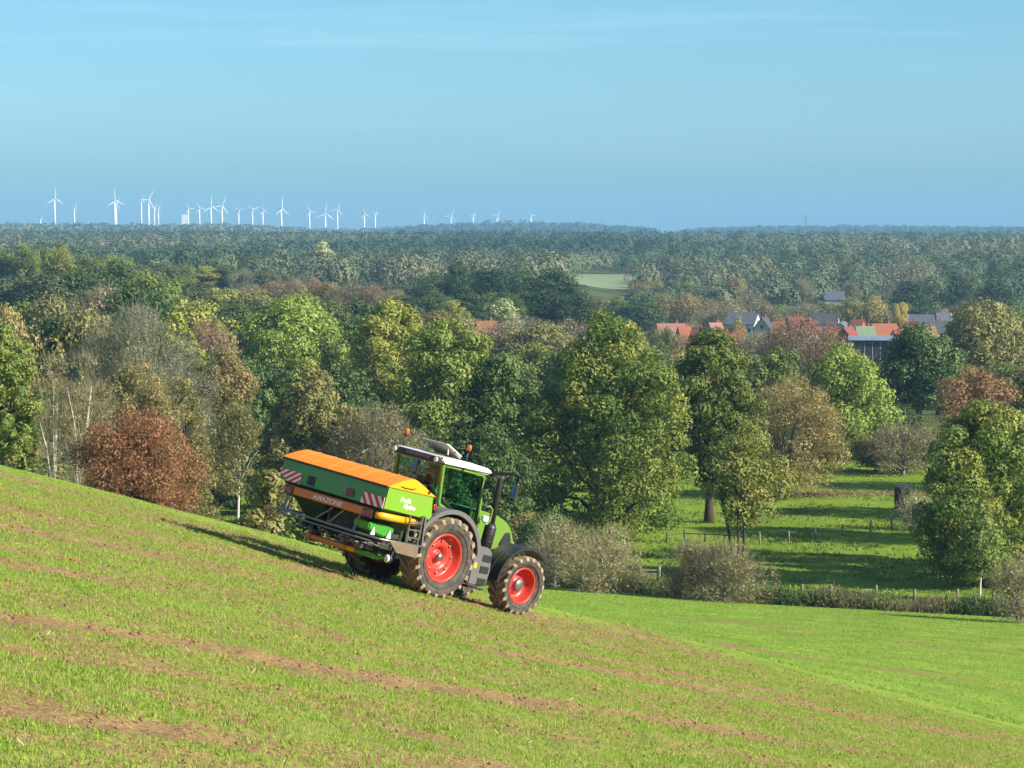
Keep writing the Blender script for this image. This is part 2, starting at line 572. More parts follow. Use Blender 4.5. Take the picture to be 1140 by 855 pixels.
# ---- straw bits and pale stones lying on the field
r = np.random.default_rng(5)
mbs = MB()
for k in range(120):
    d = r.uniform(20, 66); u = r.uniform(-.2, .2); x, y = u * d, d
    z = hgt(x, y) + .05; a = r.uniform(0, 6.28); L = r.uniform(.03, .09)
    mbs.bar((x, y, z - .01), (x + L * math.cos(a), y + L * math.sin(a), z + r.uniform(0, .06)), .012, .008)
o = mbs.build('straw_litter', paint('straw', (.55, .46, .27), .8)); tag(o, 'pale scraps of straw scattered over the crop field', 'straw', kind='stuff')
n = 16000
d = np.sqrt(r.uniform(17 ** 2, 76 ** 2, n)); x = r.uniform(-.22, .22, n) * d; y = d
k = r.uniform(size=n) < soil_mask(x, y) ** 1.5 + .04
x, y = x[k], y[k]; n = len(x); sz = .010 + .022 * r.uniform(size=n) ** 3
oct_ = np.array([(1, 0, 0), (0, 1, 0), (-1, 0, 0), (0, -1, 0), (0, 0, 1), (0, 0, -1)], float)
V = oct_[None] * r.uniform(.6, 1.4, (n, 6, 1)) * sz[:, None, None] * np.array([1.2, 1.2, .8]) + np.stack([x, y, height(x, y) + .004], 1)[:, None, :]
tri = np.array([(0, 1, 4), (1, 2, 4), (2, 3, 4), (3, 0, 4), (1, 0, 5), (2, 1, 5), (3, 2, 5), (0, 3, 5)])
me = np_mesh('soil_clods', V.reshape(-1, 3), 3, (tri[None] + np.arange(n)[:, None, None] * 6).ravel())
o = link_mesh('soil_clods', me, paint('soil_clod', (.24, .14, .07), .95, spec=.1, dirt=.5, dirtcol=(.12, .07, .04), scale=20)); tag(o, 'brown clods of earth along the bare soil stripes', 'soil', kind='stuff')

# ---- valley ground: pasture close by, rough grass and woodland floor beyond, out to the horizon
us = np.concatenate([np.linspace(-.75, -.25, 30)[:-1], np.linspace(-.25, .25, 160), np.linspace(.25, .75, 30)[1:]])


def _vd(u, k):
    dh = hedge_dist(u)
    return dh * (15000 / dh) ** ((k / 259) ** 1.35)


VX, VY, VZ = grid_mesh('valley', us, _vd, 260, None)
nr, nu = VX.shape
idx = np.arange(nr * nu).reshape(nr, nu)
loops = np.stack([idx[:-1, :-1], idx[:-1, 1:], idx[1:, 1:], idx[1:, :-1]], -1).ravel()
bumpz = (fbm(VX / 9, VY / 9, 8) - .5) * .35 * np.clip((VY - hedge_dist(VX / VY)) / 12, 0, 1)
me = np_mesh('valley_ground', np.stack([VX.ravel(), VY.ravel(), (VZ + bumpz).ravel()], 1), 4, loops, True)
wood = np.clip((VY - 335) / 10, 0, 1); point_attr(me, 'wood', wood.ravel())
m, nt, b = new_mat('pasture_grass')
tc = N(nt, 'ShaderNodeTexCoord')
n1 = N(nt, 'ShaderNodeTexNoise'); n1.inputs['Scale'].default_value = .9; n1.inputs['Detail'].default_value = 6; n1.inputs['Roughness'].default_value = .7
n2 = N(nt, 'ShaderNodeTexNoise'); n2.inputs['Scale'].default_value = .06; n2.inputs['Detail'].default_value = 4
for q in (n1, n2): nt.links.new(tc.outputs['Object'], q.inputs['Vector'])
av = N(nt, 'ShaderNodeMath', operation='MULTIPLY_ADD'); av.inputs[1].default_value = .55
mm = N(nt, 'ShaderNodeMath', operation='MULTIPLY'); mm.inputs[1].default_value = .45
nt.links.new(n2.outputs['Fac'], mm.inputs[0]); nt.links.new(n1.outputs['Fac'], av.inputs[0]); nt.links.new(mm.outputs[0], av.inputs[2])
g = N(nt, 'ShaderNodeValToRGB'); e = g.color_ramp.elements
e[0].position = .3; e[0].color = (.11, .19, .016, 1); e[1].position = .72; e[1].color = (.27, .38, .035, 1)
nt.links.new(av.outputs[0], g.inputs['Fac'])
aw = N(nt, 'ShaderNodeAttribute'); aw.attribute_name = 'wood'
mx = N(nt, 'ShaderNodeMix', data_type='RGBA'); mx.inputs['B'].default_value = (.095, .115, .034, 1)
nt.links.new(aw.outputs['Fac'], mx.inputs['Factor']); nt.links.new(g.outputs[0], mx.inputs['A'])
nt.links.new(mx.outputs['Result'], b.inputs['Base Color']); b.inputs['Roughness'].default_value = .9; b.inputs['Specular IOR Level'].default_value = .1
bp = N(nt, 'ShaderNodeBump'); bp.inputs['Strength'].default_value = 1; bp.inputs['Distance'].default_value = .25
nt.links.new(n1.outputs['Fac'], bp.inputs['Height']); nt.links.new(bp.outputs['Normal'], b.inputs['Normal'])
o = link_mesh('ground', me, m); tag(o, 'green pasture and woodland floor in the valley', 'ground', kind='structure')

# pasture tufts: rough grass standing on the valley floor
def pasture_tufts(n):
    r = np.random.default_rng(6)
    d = np.sqrt(r.uniform(200 ** 2, 335 ** 2, n)); u = r.uniform(-.21, .22, n)
    x = u * d; y = d
    k = (y > hedge_dist(u) + 1) & (fbm(x / 4, y / 4, 19) > .42) & ((u > .02) | (u < -.08))
    x, y = x[k], y[k]; n = len(x); z = height(x, y) - .05
    V = np.zeros((n, 2, 3, 3)); T = r.uniform(0, 1, (n, 2))
    for j in range(2):
        wz = r.uniform(0, 6.28, n); w = r.uniform(.05, .13, n); L = r.uniform(.12, .32, n)
        V[:, j, 0] = np.stack([x - np.cos(wz) * w, y - np.sin(wz) * w, z], 1); V[:, j, 1] = np.stack([x + np.cos(wz) * w, y + np.sin(wz) * w, z], 1)
        V[:, j, 2] = np.stack([x + r.normal(0, .08, n), y + r.normal(0, .08, n), z + L], 1)
    return V.reshape(-1, 3), T.ravel()


V, T = pasture_tufts(60000)
me = np_mesh('pasture_grass', V, 3, np.arange(len(V))); face_attr(me, 'tint', T)
o = link_mesh('pasture_grass', me, leaf_mat('pasture_blade', [(.10, .17, .016), (.18, .28, .024), (.26, .34, .05)], .3, .6, 0))
tag(o, 'rough green grass tufts on the shaded pasture', 'grass', kind='stuff')
# ================================================================== TRACTOR, SPREADER, DRIVER
_n = np.array([.27, .09, 1.0]); _n /= np.linalg.norm(_n)
_th = math.radians(44.5)
_h = np.array([math.sin(_th), math.cos(_th), 0]); _f = _h - _n * (_h @ _n); _f /= np.linalg.norm(_f)
_l = np.cross(_n, _f)
TO = Vector((-2.7678, 64.5078, CAMZ - 8.4756 - .055))
TM = Matrix(((_f[0], _l[0], _n[0], TO.x), (_f[1], _l[1], _n[1], TO.y), (_f[2], _l[2], _n[2], TO.z), (0, 0, 0, 1)))

DUST = (.22, .16, .10)
M_GREEN = paint('tractor_green', (.125, .26, .03), .34, dirt=.35, dirtcol=DUST, scale=2.2, coat=.3)
M_GREEND = paint('spreader_green', (.04, .26, .022), .34, dirt=.22, dirtcol=DUST, scale=2.0, coat=.3)
M_GREEND_LIT = paint('spreader_green_sunlit', (.16, .35, .022), .34, dirt=.28, dirtcol=DUST, scale=2.0, coat=.3)  # brighter copy of the spreader green, sunlight put into the colour
M_ORANGE = paint('spreader_orange', (.68, .19, .018), .4, dirt=.4, dirtcol=(.30, .10, .03), scale=3, coat=.2)
M_TARP = paint('orange_tarpaulin', (.82, .25, .025), .6, spec=.3, dirt=.35, dirtcol=(.6, .14, .015), scale=2.0, bump=.25)
M_ORANGE_LIT = paint('spreader_orange_sunlit', (.85, .36, .01), .35, dirt=.18, dirtcol=(.35, .15, .03), scale=3, coat=.2)  # yellower copy of the spreader orange, its sunlit tone painted in
M_WHITE = paint('white_paint', (.84, .84, .82), .3, dirt=.08, dirtcol=(.35, .30, .22), scale=3, coat=.2)
M_RED = paint('red_rim_paint', (.55, .032, .02), .38, dirt=.5, dirtcol=(.28, .10, .06), scale=6, coat=.2)
M_GREY = paint('grey_plastic', (.105, .11, .115), .5, dirt=.4, dirtcol=DUST, scale=4)
M_BLACK = paint('black_plastic', (.018, .019, .02), .45, dirt=.3, dirtcol=(.07, .055, .04), scale=5)
M_STEEL = paint('bare_steel', (.27, .27, .27), .38, metal=.75, dirt=.5, dirtcol=(.10, .08, .06), scale=7)
M_DSTEEL = paint('dark_steel', (.06, .06, .062), .45, metal=.3, dirt=.6, dirtcol=(.16, .11, .07), scale=6)
M_MUDPL = paint('muddy_sheet_steel', (.16, .115, .075), .7, dirt=.5, dirtcol=(.07, .055, .04), scale=5)
M_TYRE = paint('tyre_rubber', (.058, .053, .047), .88, spec=.15, dirt=.8, dirtcol=(.17, .135, .10), scale=6, bump=.2)
M_TREAD = paint('tyre_tread_dried_mud', (.33, .255, .175), .95, spec=.1, dirt=.75, dirtcol=(.12, .088, .06), scale=7, bump=.4)
M_REDL = paint('red_lamp_lens', (.35, .012, .012), .2, dirt=.1, coat=.4)
M_ORL = paint('orange_beacon_lens', (.62, .12, .015), .15, dirt=.05, coat=.5)
M_REDS = paint('red_reflective', (.70, .012, .02), .35, dirt=.05)
M_GLASS = glass_mat('cab_glass', (.70, .88, .82), refl=.045)
M_GLASSR = glass_mat('rear_glass', (.78, .92, .90), refl=.012)
M_MIRR = paint('mirror_glass', (.18, .24, .28), .12, metal=.9, dirt=.05)
M_LAMP = paint('lamp_glass', (.75, .72, .62), .15, dirt=.15, coat=.5)
M_YEL = paint('yellow_sticker', (.80, .55, .02), .4, dirt=.1)

tractor = empty('tractor', TM)
tag(tractor, 'muddy green farm tractor with red wheel rims driving down the field', 'tractor')
spreader = empty('fertiliser_spreader', TM @ Matrix.Translation((-2.2, 0, .6)))
tag(spreader, 'green and orange fertiliser spreader mounted behind the tractor', 'spreader')


class PB(MB):
    """shapes given in tractor coordinates, parented to the spreader (offset origin)"""
    def build(self, name, mats, parent=None):
        if parent is spreader or parent in SPARTS:
            bmesh.ops.translate(self.bm, verts=self.bm.verts, vec=(2.2, 0, -.6))
        return MB.build(self, name, mats, parent)


SPARTS = set()


# ---------------------------------------------------------------- wheels
def make_wheel(cx, cy, cz, R, w, rr, nl, front, spin):
    side = -1 if cy < 0 else 1
    wh = empty('wheel'); wh.parent = tractor
    wh.matrix_parent_inverse = Matrix.Identity(4); wh.location = (cx, cy, cz)
    wh.rotation_euler = (0, spin, 0 if side < 0 else math.pi)
    ty = MB()
    h = w / 2
    prof = [(rr, -h * .70), (rr + .02, -h * .78), (rr + .10, -h * .93), (rr + (R - rr) * .5, -h * 1.0), (R * .90, -h * .99), (R * .945, -h * .94), (R - .085, -h * .84), (R - .07, -h * .4), (R - .065, 0)]
    prof = prof + [(r, -a) for r, a in prof[-2::-1]]
    mats = [0] * 5 + [1] * 6 + [0] * 5
    ty.lathe(prof, n=72, closed=True, mats=mats[:len(prof) - 1] + [0])
    # lugs
    ty.mi = 1
    rw = random.Random(3)
    for s in (-1, 1):
        for k in range(nl):
            t0 = 2 * math.pi * (k + (.5 if s > 0 else 0)) / nl
            y0, y1, y2 = .02 * s, h * .55 * s, h * 1.02 * s
            sw = 2 * math.pi / nl
            pts = [(t0, y0, R - .005, R - .09), (t0 - sw * .55, y1, R + .012, R - .09), (t0 - sw * .92, h * .96 * s, R + .0, R - .10), (t0 - sw * .98, h * 1.06 * s, R - .07, R * .875)]
            for (ta, ya, ra, ia), (tb, yb, rb, ib) in zip(pts, pts[1:]):
                hw = .042 / R
                def Q(t, y, r): return (r * math.cos(t), y, r * math.sin(t))
                ty.hexa([Q(ta - hw * 1.35, ya, ia), Q(ta + hw * 1.35, ya, ia), Q(tb + hw * 1.35, yb, ib), Q(tb - hw * 1.35, yb, ib)],
                        [Q(ta - hw, ya, ra), Q(ta + hw, ya, ra), Q(tb + hw, yb, rb), Q(tb - hw, yb, rb)])
    # raised rings on the sidewall
    ty.mi = 0
    for q in (.35, .62):
        rq = rr + (R - rr) * q
        ty.lathe([(rq - .008, -h * .985), (rq, -h * 1.015), (rq + .008, -h * .985)], n=60, closed=True)
    ty.build('tyre', [M_TYRE, M_TREAD], wh)
    rim = MB()
    if not front:
        prof = [(rr + .012, h * .5), (rr + .012, -h * .74), (rr - .005, -h * .80), (rr - .035, -h * .78), (rr - .05, -h * .60), (rr - .09, -h * .45), (rr - .10, -h * .22), (rr - .16, -h * .12),
                (rr * .62, -h * .20), (rr * .42, -h * .22), (rr * .39, h * .10), (rr * .22, h * .12), (rr * .20, -h * .1), (.02, -h * .12)]
    else:
        prof = [(rr + .012, h * .5), (rr + .012, -h * .74), (rr - .005, -h * .80), (rr - .03, -h * .78), (rr - .045, -h * .55), (rr - .075, -h * .3), (rr - .09, h * .05), (rr * .62, h * .22), (rr * .50, h * .2), (rr * .46, -h * .1), (.03, -h * .12)]
    rim.lathe(prof, n=56)
    ro = rim.build('rim', M_RED, wh)
    hb = MB(); bolts = []
    if front:
        hb.lathe([(.15, h * .0), (.15, -h * .34), (.12, -h * .46), (.02, -h * .47)], n=24)
        bolts = [(.19, k * math.pi / 4, [(.016, -h * .16), (.016, -h * .21), (.002, -h * .215)]) for k in range(8)]
    else:
        hb.lathe([(rr * .15, h * .1), (rr * .15, -h * .40), (.01, -h * .42)], n=20)
        bolts = [(rr * .66, k * math.pi / 4 + .2, [(.03, -h * .1), (.03, -h * .33), (.003, -h * .34)]) for k in range(8)]
    hb.build('hub', M_STEEL, wh)
    for rad, t, pr in bolts:
        MB().lathe(pr, (rad * math.cos(t), 0, rad * math.sin(t)), n=8).build('wheel_bolt', M_STEEL, wh)
    return wh


for cy in (-1.03, 1.03):
    make_wheel(0, cy, .98, .98, .62, .585, 21, False, .1)
    make_wheel(2.97, cy, .74, .735, .54, .45, 19, True, .25)

# ---------------------------------------------------------------- tractor body
mb = MB()
mb.box((.55, 0, .95), (2.4, .62, .55), .05).box((2.35, 0, .92), (1.5, .5, .45), .05).box((-.35, 0, 1.0), (.7, .75, .7), .06)
mb.tube([(0, -.95, .98), (0, .95, .98)], .16, 16)
mb.box((1.35, .0, .62), (1.2, .5, .25), .04)
mb.build('chassis', M_DSTEEL, tractor)
mb = MB(); mb.bar((2.97, -.86, .72), (2.97, .86, .72), .2, .22, .03); mb.box((2.97, 0, .82), (.5, .35, .3), .04)
for s in (-1, 1): mb.tube([(2.97, s * .62, .72), (2.97, s * .86, .74)], .15, 14)
mb.build('front_axle', M_DSTEEL, tractor)

hood_poly = [(1.42, 1.2), (1.42, 2.25), (1.9, 2.28), (2.35, 2.25), (2.7, 2.16), (2.95, 2.0), (3.12, 1.75), (3.2, 1.45), (3.18, 1.2), (2.4, 1.16)]
hood = MB().prism(hood_poly, -.45, .45, bev=.05).build('hood', M_GREEN, tractor)
mb = MB()
top = [(2.2, 2.285), (2.55, 2.235), (2.8, 2.13), (3.02, 1.96), (3.19, 1.68), (3.26, 1.3), (3.22, 1.14), (3.1, 1.14), (3.1, 1.5), (2.95, 1.85), (2.6, 2.1)]
mb.prism(top, -.30, .30, bev=.03)
for y in (-.452, .452):
    sgn = -1 if y < 0 else 1
    mb.prism([(2.62, 1.35), (2.60, 1.62), (2.72, 1.88), (2.86, 1.92), (2.98, 1.74), (3.02, 1.42), (2.96, 1.3)], y, y + .02 * sgn, bev=.004)
mb.build('grille', M_BLACK, tractor)
for y in (-.34, .34):
    MB().lathe([(.09, 3.10), (.10, 3.16), (.07, 3.19), (.01, 3.195)], (0, y, 1.62), 'x', 20).build('headlight', M_LAMP, tractor)

# ---------------------------------------------------------------- cab
cab = MB()
PT = {'ra': (-.34, 3.12), 'fa': (1.06, 3.12), 'fb': (1.33, 1.80), 'fc': (1.27, 1.30)}
for s in (-1, 1):
    y = .80 * s; yt = .78 * s
    cab.bar((-.20, y, 2.20), (-.36, yt, 3.14), .10, .08, .015)               # rear pillar
    cab.bar((1.34, y, 1.78), (1.07, yt, 3.14), .09, .08, .015)              # front pillar
    cab.bar((1.34, y, 1.80), (1.27, y, 1.24), .085, .08, .015)
    cab.bar((1.27, y, 1.27), (.92, y, 1.30), .085, .07, .01)
    pts = [(.95, 1.30), (.82, 1.60), (.58, 1.86), (.28, 2.06), (-.2, 2.20)]
    for (xa, za), (xb, zb) in zip(pts, pts[1:]): cab.bar((xa, y, za), (xb, y, zb), .075, .07, .01)
    cab.prism([(-.42, 1.5), (-.30, 2.20), (-.2, 2.2), (.28, 2.06), (.58, 1.86), (.82, 1.6), (.95, 1.30), (.95, 1.15), (-.42, 1.15)], y - .03 * s, y - .02 * s)
    cab.bar((-.36, yt, 3.12), (1.08, yt, 3.12), .07, .06, .01)
cab.bar((-.24, -.8, 2.2), (-.24, .8, 2.2), .08, .08, .01)
cab.bar((-.36, -.8, 3.12), (-.36, .8, 3.12), .08, .06, .01)
cab.bar((1.07, -.8, 3.12), (1.07, .8, 3.12), .08, .06, .01)
cab.plate([(-.26, -.78, 1.2), (-.26, .78, 1.2), (-.245, .78, 2.2), (-.245, -.78, 2.2)], .03)
cabo = cab.build('cab_frame', M_GREEN, tractor)
mb = MB(); mb.box((.45, 0, 1.18), (1.75, 1.5, .08), .02); mb.box((1.22, 0, 1.75), (.22, .85, .75), .06); mb.box((1.0, -.05, 2.02), (.3, .5, .12), .03)
mb.box((.55, -.55, 1.65), (.75, .25, .5), .05)
mb.tube([(.98, 0, 1.75), (.78, 0, 2.15)], .04, 10)
mb.build('dashboard', M_BLACK, tractor)
mb = MB(); mb.lathe([(.19, -.012), (.205, 0), (.19, .012), (.175, 0)], axis='x', n=28, closed=True)
bmesh.ops.rotate(mb.bm, verts=mb.bm.verts, cent=(0, 0, 0), matrix=Matrix.Rotation(math.radians(40), 3, 'Y'))
bmesh.ops.translate(mb.bm, verts=mb.bm.verts, vec=(.74, 0.02, 2.2)); mb.bar((.74, -.17, 2.2), (.74, .2, 2.2), .03, .02)
mb.build('steering_wheel', M_BLACK, tractor)
mb = MB(); mb.box((.12, .02, 1.93), (.5, .5, .12), .04); mb.box((-.13, .02, 2.25), (.12, .48, .62), .05, (0, -.12, 0)); mb.box((-.15, .02, 2.66), (.09, .26, .18), .03); mb.box((.1, .02, 1.55), (.34, .36, .64), .04)
mb.build('seat', paint('seat_fabric', (.04, .045, .05), .9, dirt=.2), tractor)
for s in (-1, 1):
    y = .815 * s
    MB().plate([(-.30, .79 * s, 3.08), (1.04, .79 * s, 3.08), (1.30, y, 1.80), (1.24, y, 1.32)][:4], .008)
    g = MB().prism([(-.29, 3.07), (1.03, 3.07), (1.29, 1.80), (1.23, 1.33), (.98, 1.34), (.86, 1.62), (.62, 1.89), (.30, 2.10), (-.16, 2.23)], y, y + .008 * s)
    door = g.build('side_window', M_GLASS, tractor)
    mb = MB()
    mb.bar((.98, .86 * s, 1.45), (.86, .87 * s, 2.3), .03, .03); mb.bar((1.13, .845 * s, 2.0), (1.04, .845 * s, 3.06), .035, .02)
    mb.bar((-.15, .84 * s, 2.30), (.35, .84 * s, 2.12), .06, .04, .01); mb.bar((.33, .84 * s, 2.12), (.62, .84 * s, 1.9), .05, .03, .01)
    mb.box((-.14, .86 * s, 2.33), (.09, .06, .09), .02)
    mb.build('door_handle', M_BLACK, tractor)
MB().plate([(-.275, -.75, 2.24), (-.275, .75, 2.24), (-.375, .74, 3.08), (-.375, -.74, 3.08)], .008).build('rear_window', M_GLASSR, tractor)
MB().plate([(1.365, -.75, 1.85), (1.365, .75, 1.85), (1.11, .74, 3.08), (1.11, -.74, 3.08)], .008).build('windscreen', M_GLASS, tractor)
# roof
mb = MB(); mb.prism([(-.52, 3.17), (-.5, 3.27), (-.35, 3.31), (.4, 3.34), (1.1, 3.31), (1.30, 3.27), (1.34, 3.19), (1.2, 3.16), (-.4, 3.16)], -.88, .88, bev=.05)
roof = mb.build('roof', paint('roof_white', (.62, .62, .60), .35, dirt=.35, dirtcol=(.38, .33, .25), scale=2.5), tractor)
mb = MB(); mb.box((-.47, 0, 3.20), (.16, 1.62, .15), .03); mb.box((1.26, 0, 3.20), (.2, 1.6, .12), .03)
for y in (-.72, .72): mb.box((-.50, y, 3.2), (.14, .2, .16), .03)
mb.build('roof_trim', M_BLACK, tractor)
for y in (-.72, .72): MB().lathe([(.065, -.57), (.07, -.59), (.05, -.605), (.005, -.61)], (0, y, 3.2), 'x', 16).build('work_light', M_LAMP, tractor)
mb = MB(); mb.plate([(.5, -.46, 3.37), (.5, .40, 3.37), (-.04, .40, 3.60), (-.04, -.46, 3.60)], .03)
hatch = mb.build('roof_hatch', paint('hatch_panel', (.36, .33, .25), .8, spec=.1, dirt=.3, dirtcol=(.25, .22, .16)), tractor)
mb = MB(); mb.bar((.48, -.46, 3.425), (-.05, -.46, 3.62), .05, .03); mb.bar((.48, .40, 3.425), (-.05, .40, 3.62), .05, .03); mb.bar((-.05, -.46, 3.62), (-.05, .4, 3.62), .05, .03)
mb.bar((.1, -.4, 3.38), (.06, -.4, 3.54), .02); mb.bar((.1, .35, 3.38), (.06, .35, 3.54), .02)
mb.build('hatch_frame', M_WHITE, hatch)
mb = MB(); mb.box((-.560, -.08, 3.22), (.02, .86, .11), .006); sg = mb.build('name_panel', paint('panel_dark', (.035, .03, .035), .4, dirt=.2), tractor)
# the raised letters on the panel are too small in the photo to read: a row of worn pale marks
mb = MB(); rq = random.Random(8)
for k in range(10): mb.box((-.574, .29 - k * .082, 3.22), (.004, .052, .062), .001); 
mb.build('lettering', paint('panel_marks', (.22, .17, .19), .5, dirt=.5), sg)
# beacons
for x, y, z0, z1 in ((.30, -.84, 3.30, 3.60), (-.25, .80, 3.3, 3.60)):
    b0 = MB(); b0.tube([(x, y, z0 - .1), (x, y, z1)], .022, 8); b0.lathe([(.05, z1 - .02), (.055, z1 + .01)], (x, y, 0), 'z', 14); b0.bar((x, y, z0 - .1), (x, y * .96, z0 - .2), .05, .05)
    bo = b0.build('beacon', M_BLACK, tractor)
    MB().lathe([(.058, z1 + .01), (.06, z1 + .10), (.048, z1 + .14), (.01, z1 + .15)], (x, y, 0), 'z', 18).build('lens', M_ORL, bo)
# exhaust and intake stack at the right front pillar
mb = MB(); mb.tube([(1.70, -.88, 1.30), (1.70, -.88, 1.95), (1.69, -.88, 2.05)], [.15, .15, .10], 18); mb.tube([(1.69, -.88, 2.0), (1.62, -.88, 3.05), (1.61, -.88, 3.16), (1.66, -.88, 3.24)], [.085, .075, .075, .07], 14)
for z in (1.42, 1.6, 1.78, 1.92): mb.lathe([(.152, z - .012), (.162, z), (.152, z + .012)], (1.70, -.88, 0), 'z', 20)
mb.bar((1.3, -.85, 3.2), (1.6, -.86, 3.18), .12, .1, .02)
mb.build('exhaust_stack', M_BLACK, tractor)
# mirrors
for s in (-1, 1):
    mb = MB(); mb.tube([(1.25, .82 * s, 3.2), (1.34, 1.2 * s, 3.30), (1.36, 1.62 * s, 3.33), (1.34, 1.70 * s, 3.22)], .035, 8); mb.box((1.30, 1.72 * s, 2.93), (.10, .17, .46), .04); mb.tube([(1.34, 1.7 * s, 3.25), (1.31, 1.71 * s, 3.15)], .03, 8)
    mb.bar((1.30, 1.35 * s, 3.33), (1.33, 1.85 * s, 3.30), .1, .05, .01)
    mo = mb.build('mirror', M_BLACK, tractor)
    MB().box((1.232, 1.72 * s, 2.94), (.01, .13, .36), .003).build('mirror_glass', M_MIRR, mo)
# mudguards
for s in (-1, 1):
    y0, y1 = (-1.36, -.72) if s < 0 else (.72, 1.36)
    mb = MB(); mb.arc((-.06, 0, 1.0), 1.10, 1.15, 12, 152, y0 * 1.0, y1, 26)
    ye = y0 if s < 0 else y1
    mb.arc((-.06, 0, 1.0), 1.06, 1.17, 11, 153, ye - .02, ye + .02, 26)
    mb.prism([(-1.0, 1.55), (-.85, 1.75), (-.5, 2.05), (0, 2.13), (.5, 1.98), (.9, 1.5), (.9, 1.2), (-.9, 1.2)], .70 * s, .73 * s)
    mb.build('rear_mudguard', M_GREY, tractor)
    mb = MB(); mb.arc((2.84, 0, .76), .90, .935, 50, 182, y0, y1 + (.0), 20)
    mb.arc((2.84, 0, .76), .885, .955, 49, 183, ye - .015, ye + .015, 20); mb.arc((2.84, 0, .76), .93, .955, 60, 176, (y0 + y1) / 2 - .02, (y0 + y1) / 2 + .02, 18)
    mb.bar((2.75, .6 * s, .9), (2.6, .8 * s, 1.62), .06, .05)
    mb.build('front_mudguard', M_BLACK, tractor)
    mb = MB(); mb.box((-.80, 1.22 * s, 2.10), (.10, .22, .14), .02)
    lt = mb.build('rear_lamp', M_REDL, tractor)
    mb = MB(); mb.bar((-.62, 1.2 * s, 1.98), (-.74, 1.2 * s, 2.1), .08, .08); mb.bar((-.72, 1.22 * s, 2.16), (-.74, 1.2 * s, 2.38), .05, .04)
    mb.build('lamp_bracket', M_BLACK, lt)
# steps, tank and side boxes
for s in (-1, 1):
    mb = MB(); y = 1.0 * s
    mb.prism([(1.06, .50), (1.02, 1.38), (1.15, 1.46), (1.52, 1.46), (1.66, 1.36), (1.74, .95), (1.72, .56), (1.5, .50)], .62 * s, 1.22 * s, bev=.03)
    st = mb.build('step_box', M_GREY, tractor)
    mb = MB()
    for z in (.62, .92, 1.2): mb.box((1.50, 1.225 * s, z), (.3, .03, .17), .01); 
    mb.box((1.35, 1.0 * s, .44), (.55, .5, .04), .01)
    mb.build('step_tread', M_BLACK, st)
    MB().box((1.16, 1.226 * s, .98), (.09, .012, .13), .003).build('sticker', M_YEL, st)
    mb = MB(); mb.tube([(1.30, .92 * s, 2.40), (1.42, .95 * s, 2.44), (1.52, .95 * s, 2.38), (1.55, .95 * s, 2.08), (1.46, .95 * s, 2.0), (1.34, .93 * s, 2.05)], .025, 8)
    gr = mb.build('grab_rail', M_GREEN, tractor)
    MB().box((1.38, .93 * s, 2.12), (.2, .1, .14), .03).build('side_lamp', M_WHITE, gr)
# linkage
mb = MB()
for y in (-.42, .42):
    mb.bar((-.45, y, .62), (-1.45, y * 1.05, .72), .08, .12, .01); mb.bar((-.55, y * .8, 1.35), (-1.0, y, .72), .05, .05); mb.bar((-.4, y * .8, 1.1), (-.62, y * .8, 1.36), .07, .08)
mb.bar((-.5, 0, 1.2), (-1.45, 0, 1.35), .07, .07); mb.tube([(-.6, 0, .85), (-1.6, 0, .85)], .06, 10)
mb.build('linkage', M_DSTEEL, tractor)

# ---------------------------------------------------------------- driver
def skin_body(name, verts, edges, rads, root, mat, parent, sub=1):
    me = bpy.data.meshes.new(name); me.from_pydata(verts, edges, []); me.update()
    o = bpy.data.objects.new(name, me); COL.objects.link(o)
    if parent is not None: o.parent = parent
    bm = bmesh.new(); bm.from_mesh(me); lay = bm.verts.layers.skin.verify(); bm.verts.ensure_lookup_table()
    for v, r_ in zip(bm.verts, rads):
        rr_ = r_ if isinstance(r_, tuple) else (r_, r_)
        v[lay].radius = rr_
    bm.verts[root][lay].use_root = True
    bm.to_mesh(me); bm.free()
    o.modifiers.new('skin', 'SKIN').use_smooth_shade = True
    s_ = o.modifiers.new('sub', 'SUBSURF'); s_.levels = sub; s_.render_levels = sub
    me.materials.append(mat)
    return o


M_SKIN = paint('skin', (.48, .27, .19), .55, dirt=.1); M_JACKET = paint('dark_jacket', (.022, .026, .032), .9, dirt=.1); M_TROUS = paint('trousers', (.03, .035, .05), .9, dirt=.1)
DM = TM @ Matrix.Translation((.10, .04, 1.98))
person = empty('person', DM); tag(person, 'tractor driver in dark jacket and orange cap sitting in the cab', 'person')
# body: pelvis 0, spine, neck, head; arms reach to the wheel; legs bent on the seat
BV = [(0, 0, .10), (-.02, 0, .28), (-.01, 0, .46), (.0, 0, .60), (.02, 0, .69), (.045, 0, .78), (.05, 0, .90),
      (-.0, -.20, .56), (.14, -.26, .34), (.40, -.19, .28), (.47, -.16, .28),
      (-.0, .20, .56), (.14, .26, .34), (.40, .17, .28), (.47, .14, .28),
      (.10, -.10, .08), (.44, -.14, .10), (.50, -.15, -.30), (.62, -.15, -.36),
      (.10, .10, .08), (.44, .14, .10), (.50, .15, -.30), (.62, .15, -.36)]
BE = [(0, 1), (1, 2), (2, 3), (3, 4), (4, 5), (5, 6), (3, 7), (7, 8), (8, 9), (9, 10), (3, 11), (11, 12), (12, 13), (13, 14), (0, 15), (15, 16), (16, 17), (17, 18), (0, 19), (19, 20), (20, 21), (21, 22)]
BR = [(.16, .13), (.15, .11), (.17, .12), (.12, .10), .058, (.085, .095), (.082, .092), .075, .055, .042, .032, .075, .055, .042, .032, .10, .075, .055, .05, .10, .075, .055, .05]
skin_body('body', BV, BE, BR, 0, M_JACKET, person)
